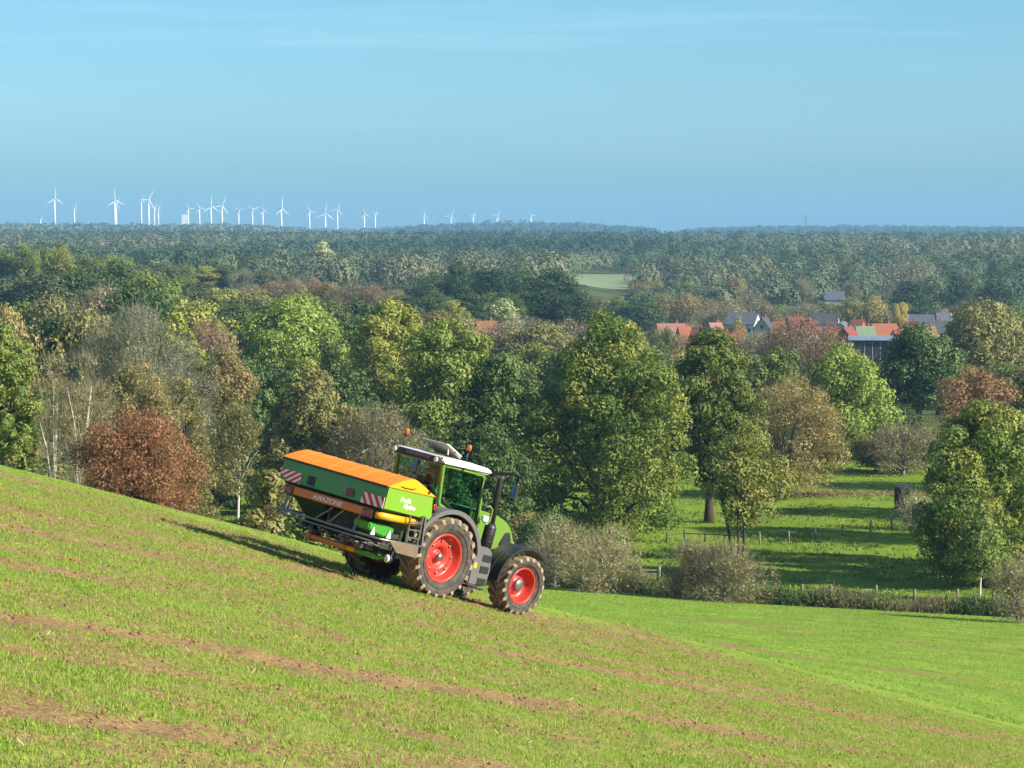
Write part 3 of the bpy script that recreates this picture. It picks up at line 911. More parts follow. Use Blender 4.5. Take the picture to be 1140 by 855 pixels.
# face and hands: skin, hair cap
mb = MB(); mb.lathe([(.02, -.125), (.06, -.11), (.082, -.05), (.09, .01), (.086, .06), (.06, .105), (.02, .12)], (.058, 0, .86), 'z', 16)
mb.box((.155, 0, .855), (.035, .028, .045), .01); mb.box((.142, 0, .80), (.015, .045, .012), .004)
for y in (-.032, .032): mb.box((.140, y, .885), (.012, .022, .012), .004)
for y in (-.09, .09): mb.box((.05, y, .86), (.035, .015, .055), .006)
mb.build('face', M_SKIN, person)
for s in (-1, 1):
    V_ = [(.47, .15 * s, .28), (.53, .145 * s, .285), (.555, .145 * s, .285)]; E_ = [(0, 1), (1, 2)]; R_ = [.026, (.036, .018), (.036, .018)]
    for k, dy in enumerate((-.03, -.01, .01, .03)):
        b0_ = len(V_); L = (.055, .07, .066, .05)[k]
        V_ += [(.575, .145 * s + dy, .285), (.60, .145 * s + dy, .275), (.595, .145 * s + dy, .275 - L * .6)]; E_ += [(2, b0_), (b0_, b0_ + 1), (b0_ + 1, b0_ + 2)]; R_ += [.009, .009, .008]
    b0_ = len(V_); V_ += [(.54, .145 * s - .04 * s, .275), (.57, .145 * s - .045 * s, .25)]; E_ += [(1, b0_), (b0_, b0_ + 1)]; R_ += [.010, .009]
    skin_body('hand', V_, E_, R_, 0, M_SKIN, person)
mb = MB(); mb.lathe([(.096, .90), (.10, .94), (.085, .985), (.05, 1.01), (.01, 1.015)], (.05, 0, 0), 'z', 18); mb.box((.165, 0, .925), (.11, .14, .012), .005)
mb.build('cap', paint('cap_orange', (.55, .22, .05), .8), person)

# ---------------------------------------------------------------- spreader
def sp(name, mbx, mats, parent=None):
    o = PB.build(mbx, name, mats, parent or spreader); SPARTS.add(o); return o


YR, YL = -1.78, 1.90
mb = PB(); mb.prism([(-2.90, 1.80), (-2.90, 2.30), (-2.86, 2.33), (-1.42, 2.36), (-1.38, 2.33), (-1.30, 1.88), (-1.36, 1.80)], YR + .012, YL, bev=.02)
hop = sp('hopper', mb, M_GREEND)
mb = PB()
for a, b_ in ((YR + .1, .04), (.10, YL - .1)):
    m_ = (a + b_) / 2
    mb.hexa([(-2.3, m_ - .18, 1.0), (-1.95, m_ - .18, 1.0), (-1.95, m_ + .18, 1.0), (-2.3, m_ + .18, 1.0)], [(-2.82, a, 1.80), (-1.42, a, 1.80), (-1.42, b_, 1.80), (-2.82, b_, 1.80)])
sp('hopper_funnel', mb, paint('funnel_shaded_green', (.014, .055, .014), .5, dirt=.5, dirtcol=(.05, .04, .03), scale=3), hop)  # dirty dark green with the shade under the hopper painted in
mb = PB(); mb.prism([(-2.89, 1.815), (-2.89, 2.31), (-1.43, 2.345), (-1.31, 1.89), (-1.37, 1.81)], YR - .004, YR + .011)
pan = sp('side_panel', mb, M_GREEND_LIT, hop)
mb = PB(); mb.bar((-2.93, YR, 2.305), (-2.93, YL, 2.305), .03, .05); sp('lid_seal', mb, M_BLACK, hop)
# chamfered bottom corner of the rear face
# lid
n_ = 8
ridge = [(-2.93, 2.335), (-2.75, 2.43), (-2.5, 2.545), (-2.3, 2.61), (-2.18, 2.635), (-2.05, 2.615), (-1.8, 2.53), (-1.55, 2.43), (-1.36, 2.365)]
mb = PB(); mb.prism(ridge + [(-1.36, 2.345), (-2.93, 2.315)], YR - .01, YL + .02)
for y in np.linspace(YR + .5, YL - .4, 6):
    pts = [(x, y, z + .004) for x, z in ridge]; mb.tube(pts, .0065, 5)
lid = sp('lid', mb, M_TARP)
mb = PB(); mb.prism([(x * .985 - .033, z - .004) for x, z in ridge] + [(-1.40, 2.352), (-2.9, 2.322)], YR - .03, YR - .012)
le = sp('lid_end', mb, M_ORANGE_LIT, lid)
mb = PB(); mb.tube([(-2.55, YR - .04, 2.40), (-2.4, YR - .045, 2.385), (-2.15, YR - .045, 2.40), (-2.08, YR - .04, 2.43)], .012, 6)
sp('lid_strap', mb, M_BLACK, le)
mb = PB(); mb.box((-1.62, YR - .04, 2.42), (.06, .04, .07), .01); sp('lid_catch', mb, M_BLACK, le)
# side lettering
def lettering(txt, size, M, mat, parent, shear=0.0):
    cu = bpy.data.curves.new('lettering', 'FONT'); cu.body = txt; cu.size = size; cu.extrude = .003; cu.shear = shear; cu.offset = size * .018
    cu.align_x = 'LEFT'
    to = bpy.data.objects.new('lettering_tmp', cu); COL.objects.link(to)
    dg = bpy.context.evaluated_depsgraph_get(); me = bpy.data.meshes.new_from_object(to.evaluated_get(dg))
    bpy.data.objects.remove(to); me.name = 'lettering'
    me.transform(M); me.materials.clear(); me.materials.append(mat)
    o = bpy.data.objects.new('lettering', me); COL.objects.link(o); o.parent = parent
    return o


OFS = Matrix.Translation((2.2, 0, -.6))
M_LET = paint('white_lettering', (.82, .82, .80), .5, dirt=.1)
# on the right side (x forward reads left to right), facing -y
RS = lambda x, z: OFS @ Matrix.Translation((x, YR - .008, z)) @ Matrix(((1, 0, 0, 0), (0, 0, 1, 0), (0, 1, 0, 0), (0, 0, 0, 1))) @ Matrix.Diagonal((1, 1, -1, 1))
lettering('Profis', .15, RS(-2.44, 2.06), M_LET, pan, .2)
lettering('Hydro', .15, RS(-2.30, 1.93), M_LET, pan, .2)
# rear bar (facing -x; reads from left (+y) to right (-y))
mb = PB(); mb.box((-2.93, (1.52 - 1.46) / 2, 1.63), (.10, 2.98, .20), .03)
bar = sp('rear_bar', mb, M_ORANGE)
BS = OFS @ Matrix.Translation((-2.985, .50, 1.575)) @ Matrix(((0, 0, -1, 0), (-1, 0, 0, 0), (0, 1, 0, 0), (0, 0, 0, 1)))
lettering('AMAZONE', .185, BS @ Matrix.Diagonal((1.12, .82, 1, 1)), M_LET, bar, .15)
for y in (1.36, -1.40):
    mb = PB(); mb.box((-2.985, y, 1.61), (.06, .26, .15), .015); tl = sp('tail_lamp', mb, M_REDL, bar)
    mb = PB(); mb.box((-2.98, y, 1.61), (.05, .31, .19), .01); sp('lamp_housing', mb, M_BLACK, bar)
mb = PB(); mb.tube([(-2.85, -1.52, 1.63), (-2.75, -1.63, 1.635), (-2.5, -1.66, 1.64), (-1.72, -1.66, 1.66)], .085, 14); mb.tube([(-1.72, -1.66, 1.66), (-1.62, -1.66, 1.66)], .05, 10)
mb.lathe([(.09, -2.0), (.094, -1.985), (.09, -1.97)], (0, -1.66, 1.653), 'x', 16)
sp('side_tube', mb, M_ORANGE_LIT)
mb = PB(); mb.tube([(-2.85, 1.62, 1.63), (-2.5, 1.72, 1.64), (-1.72, 1.72, 1.66)], .085, 14); sp('side_tube', mb, M_ORANGE_LIT)
# warning boards with red and white diagonal stripes
def board(y0, y1, z0, z1, lean, cut=0.0):
    x = -2.915
    mb = PB(); mb.mi = 0
    q = [(y0, z0), (y1, z0), (y1, z1), (y0, z1)]
    if cut: q = [(y0, z0), (y1 - cut, z0), (y1, z0 + cut * .55), (y1, z1), (y0, z1)]
    mb.prism(q, x - .01, x, 'yz')
    mb.mi = 1
    w_ = .115; hgt_ = z1 - z0; sh = lean * hgt_ * .85
    ys = np.arange(y0 - abs(sh) - .2, y1 + abs(sh) + .2, w_ * 2)
    for ya in ys:
        poly = [(ya, z0), (ya + w_, z0), (ya + w_ + sh, z1), (ya + sh, z1)]
        poly = clip_poly(poly, q)
        if len(poly) >= 3: mb.prism(poly, x - .014, x - .0105, 'yz')
    return sp('warning_board', mb, [M_WHITE, M_REDS])


def clip_poly(sub, clip):
    def area2(p): return sum(p[i][0] * p[(i + 1) % len(p)][1] - p[(i + 1) % len(p)][0] * p[i][1] for i in range(len(p)))
    if area2(clip) < 0: clip = clip[::-1]
    out = list(sub)
    for i in range(len(clip)):
        a, b_ = clip[i], clip[(i + 1) % len(clip)]
        side = lambda p: (b_[0] - a[0]) * (p[1] - a[1]) - (b_[1] - a[1]) * (p[0] - a[0])
        inp = out; out = []
        for k in range(len(inp)):
            p, q = inp[k], inp[(k + 1) % len(inp)]
            sp_, sq = side(p), side(q)
            if sp_ >= 0: out.append(p)
            if (sp_ >= 0) != (sq >= 0):
                t = sp_ / (sp_ - sq); out.append((p[0] + (q[0] - p[0]) * t, p[1] + (q[1] - p[1]) * t))
        if not out: return []
    return out


board(1.12, 1.90, 1.80, 2.06, -1.9, .32)
board(-1.77, -1.02, 1.805, 2.06, 1.0)
mb = PB(); mb.box((-2.905, .78, 1.95), (.02, .26, .22), .006); mb.bar((-2.917, .78, 1.84), (-2.917, .78, 2.06), .02, .02); sp('sight_window', mb, M_BLACK, hop)
mb = PB(); mb.box((-2.91, -.60, 1.95), (.02, .27, .18), .006); sp('reflector', mb, paint('dark_red_reflector', (.16, .02, .03), .3, dirt=.2), hop)
# frame and added dark blocks under the hopper
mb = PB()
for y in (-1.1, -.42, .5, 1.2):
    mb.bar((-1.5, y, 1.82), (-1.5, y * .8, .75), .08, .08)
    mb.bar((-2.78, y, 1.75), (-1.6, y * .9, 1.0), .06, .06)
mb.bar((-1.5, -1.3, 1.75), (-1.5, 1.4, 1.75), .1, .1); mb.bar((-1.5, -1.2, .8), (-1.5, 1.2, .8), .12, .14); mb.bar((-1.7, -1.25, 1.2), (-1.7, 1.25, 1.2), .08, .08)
mb.box((-1.95, .0, 1.22), (.7, 2.7, .5), .05); mb.box((-2.2, 0, .95), (.5, 2.9, .14), .03)  # dark blocks added to fill the shaded space behind the rail
sp('frame', mb, paint('frame_shaded_green', (.012, .022, .012), .5, dirt=.4, dirtcol=DUST))  # near-black green: shade below the hopper is part of this colour
# guard rail round the discs, with struts
mb = PB(); mb.tube([(-1.55, 1.75, 1.14), (-2.85, 1.75, 1.12), (-2.95, 1.65, 1.12), (-2.95, -1.80, 1.12), (-2.88, -1.92, 1.12), (-1.55, -1.92, 1.16)], .028, 10)
mb.tube([(-2.93, 1.6, 1.02), (-2.93, -1.75, 1.02)], .02, 8)
for y in (1.45, 1.32, -1.05): mb.bar((-2.93, y, 1.12), (-2.86, y - .03, 1.56), .045, .03)
for y, y2 in ((.35, .0), (-.12, .1), (-.12, -.35)): mb.bar((-2.9, y, 1.12), (-2.72, y2, 1.5), .045, .03)
sp('guard_rail', mb, M_STEEL)
mb = PB(); mb.plate([(-2.62, -1.95, 1.14), (-1.64, -1.95, 1.16), (-1.62, -1.95, .88), (-2.3, -1.95, .90)], .03); sp('deflector_plate', mb, M_MUDPL)
# spreading discs and their housings
for y in (-.62, .72):
    mb = PB(); mb.lathe([(.02, .86), (.42, .88), (.43, .86), (.05, .82)], (-2.35, y, 0), 'z', 28)
    for k in range(2):
        a = .5 + k * math.pi + y; mb.bar((-2.35, y, .90), (-2.35 + .5 * math.cos(a), y + .5 * math.sin(a), .91), .05, .06)
    di = sp('spreading_disc', mb, M_STEEL)
    mb = PB(); mb.tube([(-2.35, y, .60), (-2.35, y, .84)], [.16, .09], 14); sp('disc_gearbox', mb, M_DSTEEL, di)
mb = PB(); mb.box((-2.48, .1, .69), (.22, 1.35, .13), .03); mb.box((-2.5, .72, .70), (.26, .16, .16), .03); sp('disc_beam', mb, M_ORANGE)
mb = PB(); mb.box((-2.48, -.72, .69), (.20, .26, .12), .03); mb.box((-2.45, -.40, .68), (.2, .3, .1), .02); sp('disc_beam', mb, M_ORANGE_LIT)
mb = PB(); mb.box((-2.42, -1.18, .68), (.25, .65, .11), .03); mb.box((-2.0, -1.2, .70), (.5, .2, .1), .02); sp('disc_beam', mb, M_GREEND)
mb = PB(); rq = random.Random(4)
for k in range(16):
    y = -1.45 + k * .17; mb.box((-2.6 + rq.uniform(-.15, .15), y, .86 + rq.uniform(-.06, .1)), (rq.uniform(.1, .3), rq.uniform(.06, .2), rq.uniform(.04, .12)), .01, (0, 0, rq.uniform(-.5, .5)))
for k in range(6):
    y = -1.3 + k * .42; mb.tube([(-2.7, y, .82), (-2.55, y - .12, .95), (-2.3, y - .2, .9)], .018, 6)
sp('shutter_linkage', mb, M_DSTEEL)
for k in range(9):
    mb = PB(); mb.box((-2.72 + rq.uniform(-.05, .05), -1.3 + k * .2 + rq.uniform(-.05, .05), .90 + rq.uniform(-.05, .05)), (.1, rq.uniform(.08, .2), .035), .008, (rq.uniform(-.3, .3), 0, 0)); sp('shutter_lever', mb, M_STEEL)
# green outlet housing on the right
mb = PB(); mb.prism([(-2.9, 1.25), (-2.93, 1.42), (-2.3, 1.45), (-2.05, 1.40), (-2.12, 1.22), (-2.4, 1.15)], -1.50, -.95, bev=.03); gb = sp('outlet_housing', mb, M_GREEND)
for x in (-2.78, -2.25):
    mb = PB(); mb.prism([(x - .07, 1.16), (x + .07, 1.16), (x + .01, 1.34), (x - .01, 1.34)], -1.54, -1.515); sp('bracket', mb, M_WHITE, gb)
# ladder on the right
mb = PB()
mb.bar((-2.04, -1.84, 1.80), (-1.96, -1.84, 1.16), .05, .03); mb.bar((-1.64, -1.84, 1.86), (-1.60, -1.84, 1.16), .05, .03)
for z in (1.3, 1.48, 1.66): mb.bar((-2.0, -1.84, z), (-1.62, -1.84, z + .02), .04, .03)
sp('ladder', mb, M_STEEL)
mb = PB(); mb.bar((-1.52, -1.80, 1.85), (-1.40, -1.80, 1.16), .06, .05); mb.bar((-1.40, -1.75, 1.16), (-1.40, -1.2, 1.0), .06, .06); sp('ladder_post', mb, M_GREY)
mb = PB(); mb.lathe([(.10, -2.50), (.11, -2.44), (.05, -2.36)], (0, -1.92, .72), 'x', 18); lp_ = sp('work_lamp', mb, M_BLACK)
mb = PB(); mb.lathe([(.095, -2.505), (.06, -2.53), (.01, -2.535)], (0, -1.92, .72), 'x', 18); sp('lamp_glass', mb, M_LAMP, lp_)
mb = PB(); mb.bar((-2.4, -1.9, .74), (-2.2, -1.3, .78), .05, .05); mb.bar((-2.4, -1.92, .78), (-2.3, -1.93, 1.12), .03, .03); sp('lamp_arm', mb, M_DSTEEL)
# ================================================================== TREES
def _fib(n, r):
    i = np.arange(n) + r.uniform()
    z = 1 - 2 * i / n; t = i * 2.399963
    s = np.sqrt(np.maximum(0, 1 - z * z))
    return np.stack([s * np.cos(t), s * np.sin(t), z], 1)


def crown_clumps(r, kind, nc):
    """clump centres in a unit crown: x,y in [-.5,.5], z in [0,1]; radius of each clump"""
    prof = {'round': [(0, .34), (.12, .72), (.35, 1), (.6, .97), (.8, .76), (.93, .44), (1, .12)],
            'oak': [(0, .45), (.1, .82), (.3, 1), (.55, .98), (.76, .82), (.92, .52), (1, .2)],
            'tall': [(0, .5), (.1, .8), (.3, 1), (.5, .96), (.7, .78), (.87, .5), (1, .13)],
            'cone': [(0, .9), (.1, 1), (.4, .78), (.7, .45), (.9, .2), (1, .04)],
            'bush': [(0, .82), (.15, .97), (.4, 1), (.65, .88), (.85, .6), (1, .2)],
            'fan': [(0, .2), (.2, .5), (.45, .82), (.7, 1), (.88, .85), (1, .35)],
            'open': [(0, .4), (.15, .7), (.4, .95), (.6, 1), (.8, .8), (1, .3)]}[kind]
    pz, pr = zip(*prof)
    ph = r.uniform(0, 6.28, 6)
    C = []; R = []
    tries = 0
    base = 1.12 / math.sqrt(nc)
    while len(C) < nc and tries < nc * 40:
        tries += 1
        z = r.uniform(0.02, 1); t = r.uniform(0, 6.28)
        pr_ = np.interp(z, pz, pr) * .5
        am = 1.9 if kind == 'bush' else 1.35
        pr_ *= 1 + am * (.13 * math.sin(2 * t + ph[0] + 3 * z) + .10 * math.sin(3 * t + ph[1] - 5 * z) + .08 * math.sin(5 * t + ph[2] + 9 * z))
        if r.uniform() > pr_ / .55 + .08: continue
        cr = base * r.uniform(.6, 1.25)
        rad = max(0, pr_ - cr * .62) * (r.uniform(.84, 1.05) if r.uniform() < .92 else math.sqrt(r.uniform(.2, .6)))
        p = np.array([rad * math.cos(t), rad * math.sin(t), z * (1 - cr * .6) + cr * .1])
        if C and tries < nc * 25:
            dd = np.linalg.norm((np.array(C) - p) * [1, 1, .8], axis=1)
            if dd.min() < base * .66: continue
        C.append(p); R.append(cr)
    return np.array(C), np.array(R)


def leaf_quads(r, P, nrm, s, asp=.55):
    n = len(P)
    t = np.cross(nrm, r.normal(size=(n, 3))); t /= np.linalg.norm(t, axis=1, keepdims=True) + 1e-9
    b_ = np.cross(nrm, t)
    s = s[:, None]
    V = np.stack([P - t * s, P - b_ * s * asp + nrm * s * .18, P + t * s, P + b_ * s * asp + nrm * s * .18], 1)
    return V.reshape(-1, 3)


def twig_quads(r, P, dirn, L, w):
    n = len(P)
    sd_ = np.cross(dirn, r.normal(size=(n, 3))); sd_ /= np.linalg.norm(sd_, axis=1, keepdims=True) + 1e-9
    L = L[:, None]; w = w[:, None]
    V = np.stack([P - sd_ * w, P + sd_ * w, P + dirn * L + sd_ * w * .3, P + dirn * L - sd_ * w * .3], 1)
    return V.reshape(-1, 3)


def crown_arrays(r, kind, W, H, nleaf, leaf, nc=70, twig=0.0, topcol=0.0, droop=0.0, sparse=0.0):
    """leaf quads of a crown W wide and H tall standing on z=0; returns V, tint, clump centres"""
    C, R = crown_clumps(r, kind, nc)
    ncore = int(nleaf * .10); nsh = nleaf - ncore
    wt = R ** 2; wt /= wt.sum()
    cid = np.concatenate([r.choice(len(C), nsh, p=wt), r.integers(0, len(C), ncore)])
    d = r.normal(size=(nleaf, 3)); d[:, 2] += .25; d /= np.linalg.norm(d, axis=1, keepdims=True)
    rr = R[cid] * np.where(r.uniform(size=nleaf) < .93, r.uniform(.86, 1.05, nleaf), r.uniform(.4, 1.25, nleaf))
    # ragged clumps: radius varies with direction
    rr = rr * (1 + .22 * np.sin(d[:, 0] * 7 + cid) * np.sin(d[:, 1] * 6 + 2.1 * cid) + .10 * np.sin(d[:, 2] * 11 + cid))
    cs = min(W, 1.15 * H)
    P = C[cid] * [W, W, H] + d * rr[:, None] * [cs * 1.05, cs * 1.05, cs * .85]
    # inner leaves close the crown so that light does not fall straight through it
    P[nsh:] = C[cid[nsh:]] * [W * .72, W * .72, H * .84] + [0, 0, H * .07] + r.normal(size=(ncore, 3)) * cs * .05
    P[:, 2] = np.maximum(P[:, 2], .0)
    nn = d + r.normal(size=(nleaf, 3)) * .33; nn[:, 2] += .12
    nn /= np.linalg.norm(nn, axis=1, keepdims=True)
    big = np.ones(nleaf); big[nsh:] = 1.8
    ct = r.uniform(0, 1, len(C))
    tint = np.clip(.45 * ct[cid] + .55 * r.uniform(0, 1, nleaf) + topcol * (P[:, 2] / H - .5), 0, 1)
    isT = r.uniform(size=nleaf) < twig
    lv = ~isT
    V = [leaf_quads(r, P[lv], nn[lv], big[lv] * leaf * (1 - .35 * min(1, twig * 1.6)) * r.uniform(.5, 1.5, lv.sum()))]
    T = [tint[lv]]
    if isT.any():
        out = P[isT] - np.array([0, 0, H * .25]); out /= np.linalg.norm(out, axis=1, keepdims=True) + 1e-9
        dr = out * .8 + d[isT] * .6 + r.normal(size=(isT.sum(), 3)) * .25; dr[:, 2] += .35 - droop
        dr /= np.linalg.norm(dr, axis=1, keepdims=True)
        k = isT.sum()
        V.append(twig_quads(r, P[isT] - dr * leaf * 2.2, dr, leaf * r.uniform(2.5, 8.0, k), leaf * r.uniform(.05, .11, k)))
        T.append(tint[isT])
    return np.concatenate(V), np.concatenate(T), C * [W, W, H], R


def crown_mesh(V, T):
    me = np_mesh('crown', V, 4, np.arange(len(V)))
    face_attr(me, 'tint', T)
    return me


def limb_mesh(r, C, W, H, base, tr, nl=14, lean=(0, 0), fork=1, wob=.03):
    """trunk with limbs to some clump centres. C is relative to the crown base at z=base"""
    mb = MB()
    top = base + H * .72
    for f in range(fork):
        ox, oy = (r.uniform(-1, 1, 2) * (tr * 7) if fork > 1 else (0, 0))
        pts = []; rad = []
        n = 9
        ex, ey = lean[0] + r.normal(0, W * .05) + ox * 2.5, lean[1] + r.normal(0, W * .05)
        for k in range(n):
            t = k / (n - 1)
            z = -0.3 + (top + .3) * t
            pts.append((ox + ex * t ** 1.4 + W * wob * math.sin(3 * t + f) * t, oy + ey * t ** 1.4 + W * wob * math.cos(4 * t + 2 * f) * t, z))
            rad.append(tr * ((1.35 - 1.2 * min(t * 6, 1) * .3) if k < 2 else 1.0) * (1 - .82 * t) + .015)
        mb.tube(pts, rad, 8)
        P = np.array(pts)
        sel = r.choice(len(C), min(nl, len(C)), replace=False)
        for s in sel:
            tgt = C[s] + [0, 0, base]
            zs = np.clip(base * .8 + (tgt[2] - base) * .35, base * .6, top * .9)
            st = np.array([np.interp(zs, P[:, 2], P[:, 0]), np.interp(zs, P[:, 2], P[:, 1]), zs])
            mid = (st + tgt) / 2 + [0, 0, .06 * H] + r.normal(0, .02 * W, 3)
            r0 = tr * .42 * (1 - .6 * (zs / (top + .1)))
            mb.tube([st, st * .5 + mid * .5 + [0, 0, -.01 * H], mid, tgt], [r0, r0 * .8, r0 * .55, r0 * .15 + .01], 5)
    return mb


M_BARK = paint('bark_brown', (.075, .055, .038), .9, spec=.15, dirt=.6, dirtcol=(.03, .032, .022), scale=3, bump=.6)
M_BARKG = paint('bark_grey', (.20, .18, .145), .9, spec=.15, dirt=.6, dirtcol=(.08, .08, .06), scale=3, bump=.5)
M_BIRCH = paint('bark_birch', (.62, .58, .50), .8, spec=.2, dirt=.75, dirtcol=(.10, .09, .08), scale=2.2, bump=.3)

LG = 2.05
LEAF = {
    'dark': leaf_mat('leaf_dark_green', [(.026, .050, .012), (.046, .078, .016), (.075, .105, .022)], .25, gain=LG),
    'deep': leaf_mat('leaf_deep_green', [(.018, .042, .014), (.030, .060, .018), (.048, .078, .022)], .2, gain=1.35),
    'green': leaf_mat('leaf_green', [(.052, .078, .012), (.090, .120, .016), (.140, .160, .022)], .3, gain=LG),
    'bright': leaf_mat('leaf_bright_green', [(.065, .10, .012), (.125, .165, .018), (.19, .215, .030)], .35, gain=LG),
    'yellowgreen': leaf_mat('leaf_yellow_green', [(.085, .105, .014), (.155, .165, .022), (.22, .21, .035)], .35, gain=LG),
    'maple': leaf_mat('leaf_turning_green_to_yellow', [(.034, .066, .010), (.062, .105, .013), (.10, .145, .016), (.18, .185, .02), (.29, .235, .025)], .35, gain=LG),
    'yellow': leaf_mat('leaf_yellow', [(.15, .14, .03), (.24, .20, .04), (.30, .23, .06)], .35, gain=LG),
    'olive': leaf_mat('leaf_olive', [(.07, .075, .02), (.13, .125, .032), (.20, .17, .055)], .3, gain=LG),
    'olivebrown': leaf_mat('leaf_olive_brown', [(.06, .062, .02), (.14, .115, .035), (.22, .155, .055)], .3, gain=LG),
    'brown': leaf_mat('leaf_brown', [(.10, .065, .035), (.17, .105, .055), (.24, .155, .085)], .3, gain=LG),
    'rust': leaf_mat('leaf_rust', [(.06, .026, .012), (.12, .048, .018), (.17, .078, .026), (.08, .068, .02)], .3, gain=LG),
    'orange': leaf_mat('leaf_orange_brown', [(.10, .062, .025), (.19, .105, .036), (.25, .15, .055)], .3, gain=LG),
    'greytwig': leaf_mat('twig_grey', [(.10, .095, .055), (.135, .13, .08), (.10, .11, .045)], .15, gain=LG),
    'beigetwig': leaf_mat('twig_beige', [(.085, .082, .035), (.13, .11, .05), (.18, .15, .075), (.08, .10, .03)], .2, gain=LG),
    'browntwig': leaf_mat('twig_brown', [(.09, .075, .04), (.14, .115, .06), (.125, .12, .045)], .2, gain=LG),
    'redtwig': leaf_mat('twig_red_brown', [(.095, .06, .032), (.14, .088, .045), (.125, .10, .045)], .2, gain=LG),
    'pale': leaf_mat('leaf_pale_willow', [(.12, .15, .05), (.20, .22, .085), (.27, .28, .12)], .3, gain=LG),
    'blue': leaf_mat('leaf_blue_green', [(.034, .052, .020), (.062, .085, .030), (.10, .115, .042)], .25, gain=LG),
}


def tree(name, label, cat, px, top, wpx, d, kind, leafkey, group=None, base_frac=.12, twig=0.0, nc=None, bark=None, dens=1.0, lean=(0, 0), fork=1, topcol=0.0,
         seed=None, trunk_r=None, droop=0.0, limbs=14, sink=0.0, leafscale=1.0, bot=None):
    """one tree standing where the photo shows it: px, top, wpx = crown centre, crown top and width in photo pixels at d metres"""
    r = np.random.default_rng(seed if seed is not None else int(px * 13 + top * 7 + d))
    P = at(px, top, d)
    gx, gy = P[0], P[1]; gz = hgt(gx, gy) - sink
    H = P[2] - gz
    W = wpx * d / PXF
    base = H * base_frac
    if bot is not None: base = max(.1, at(px, bot, d)[2] - gz)
    Hc = H - base
    area = wpx * Hc / d * PXF
    nleaf = int(np.clip(area * 1.7 * dens, 1200, 60000))
    leaf = 1.72 * d / PXF * leafscale
    if twig >= .45: dens = dens * .72; limbs = max(limbs, 44) if bark is None else limbs; bark = bark or M_BARKG; nleaf = int(np.clip(area * 1.7 * dens, 1200, 60000))
    if nc is None: nc = int(np.clip(area / 120, 30, 190))
    V, T, C, R = crown_arrays(r, kind, W, Hc, nleaf, leaf, nc, twig, topcol, droop)
    root = empty(name, loc=(gx, gy, gz)); tag(root, label, cat, group)
    V[:, 2] += base
    V[:, :2] += np.array(lean) * .6
    cr = link_mesh('crown', crown_mesh(V, T), LEAF[leafkey], root)
    tr = trunk_r or max(.12, .020 * H + .012 * W)
    limb_mesh(r, C, W, Hc, base, tr, limbs, lean, fork).build('trunk', bark or M_BARK, root)
    root.rotation_euler = (0, 0, 0)
    return root


T = tree
# ------------------------------------------------ left wood, nearest trees (bases hidden behind the crest)
T('broadleaf_tree', 'dark green tree at the left edge, beside the two white birches', 'tree', -4, 352, 104, 178, 'oak', 'green', base_frac=.02)
T('broadleaf_tree', 'low dark shrubby tree under the white birches at the field edge', 'tree', 28, 440, 80, 190, 'bush', 'olive', base_frac=.02, dens=.8)
T('beech_tree', 'rust-red beech rising behind the crest left of the spreader', 'tree', 148, 447, 158, 150, 'bush', 'rust', base_frac=.01, twig=.3, nc=110, dens=1.35, limbs=40)
T('bare_tree', 'broad pale grey leafless tree right of the birches', 'tree', 152, 340, 140, 285, 'oak', 'greytwig', twig=.72, dens=1.5, bark=M_BARKG, limbs=40, nc=70)
T('broadleaf_tree', 'olive-brown tree between the grey leafless tree and the rust-red beech', 'tree', 150, 396, 98, 235, 'round', 'olivebrown', twig=.25)
T('broadleaf_tree', 'olive tree with faded leaves right above the rust-red beech', 'tree', 204, 412, 72, 240, 'tall', 'olive', twig=.3, dens=.9)
T('broadleaf_tree', 'yellowish green tree behind the pale grey leafless tree', 'tree', 196, 340, 64, 345, 'tall', 'yellowgreen', dens=.9)
T('broadleaf_tree', 'reddish brown tree among the greens, above the thin white trunk', 'tree', 232, 350, 74, 385, 'round', 'redtwig', twig=.45)
T('broadleaf_tree', 'brown-olive tree with a dark trunk above the lawn fence', 'tree', 250, 386, 90, 300, 'round', 'olivebrown', twig=.25)
T('young_tree', 'slender grey-olive tree with a thin pale trunk by the lawn', 'tree', 264, 442, 62, 262, 'tall', 'olive', base_frac=.28, twig=.35, bark=M_BIRCH, trunk_r=.13, dens=.8)
T('conifer', 'dark cone-shaped evergreen behind the white lawn fence', 'tree', 236, 500, 50, 282, 'cone', 'dark', base_frac=.02)
T('shrub', 'dull green shrub at the right foot of the rust-red beech', 'shrub', 207, 490, 44, 262, 'bush', 'olive', base_frac=.02, twig=.2)
T('broadleaf_tree', 'bright green broad tree in sunlight, above the yellowish olive tree', 'tree', 322, 330, 112, 410, 'oak', 'bright')
T('broadleaf_tree', 'deep green tree in shade right of the bright green broad tree', 'tree', 388, 356, 86, 395, 'oak', 'green')
T('broadleaf_tree', 'yellowish olive tree standing behind the left end of the spreader', 'tree', 345, 403, 108, 245, 'oak', 'olive', dens=1.1, base_frac=.05)
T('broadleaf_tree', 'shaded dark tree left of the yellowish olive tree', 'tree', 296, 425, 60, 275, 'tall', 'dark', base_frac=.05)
T('shrub', 'loose green sapling with drooping leaves hanging by the spreader end', 'shrub', 300, 512, 80, 118, 'bush', 'olive', base_frac=.01, dens=.55, nc=34, leafscale=1.5)
T('shrub', 'low leafy green bush under the left end of the spreader boom', 'shrub', 342, 552, 62, 112, 'bush', 'green', base_frac=.01, dens=.6, nc=26, leafscale=1.5)
T('broadleaf_tree', 'purplish brown tree just behind the tractor cab roof', 'tree', 420, 447, 122, 240, 'oak', 'browntwig', twig=.5, dens=1.2)
T('broadleaf_tree', 'large yellow-green tree above the tractor, left part of the sunny clump', 'tree', 436, 334, 112, 345, 'oak', 'yellowgreen')
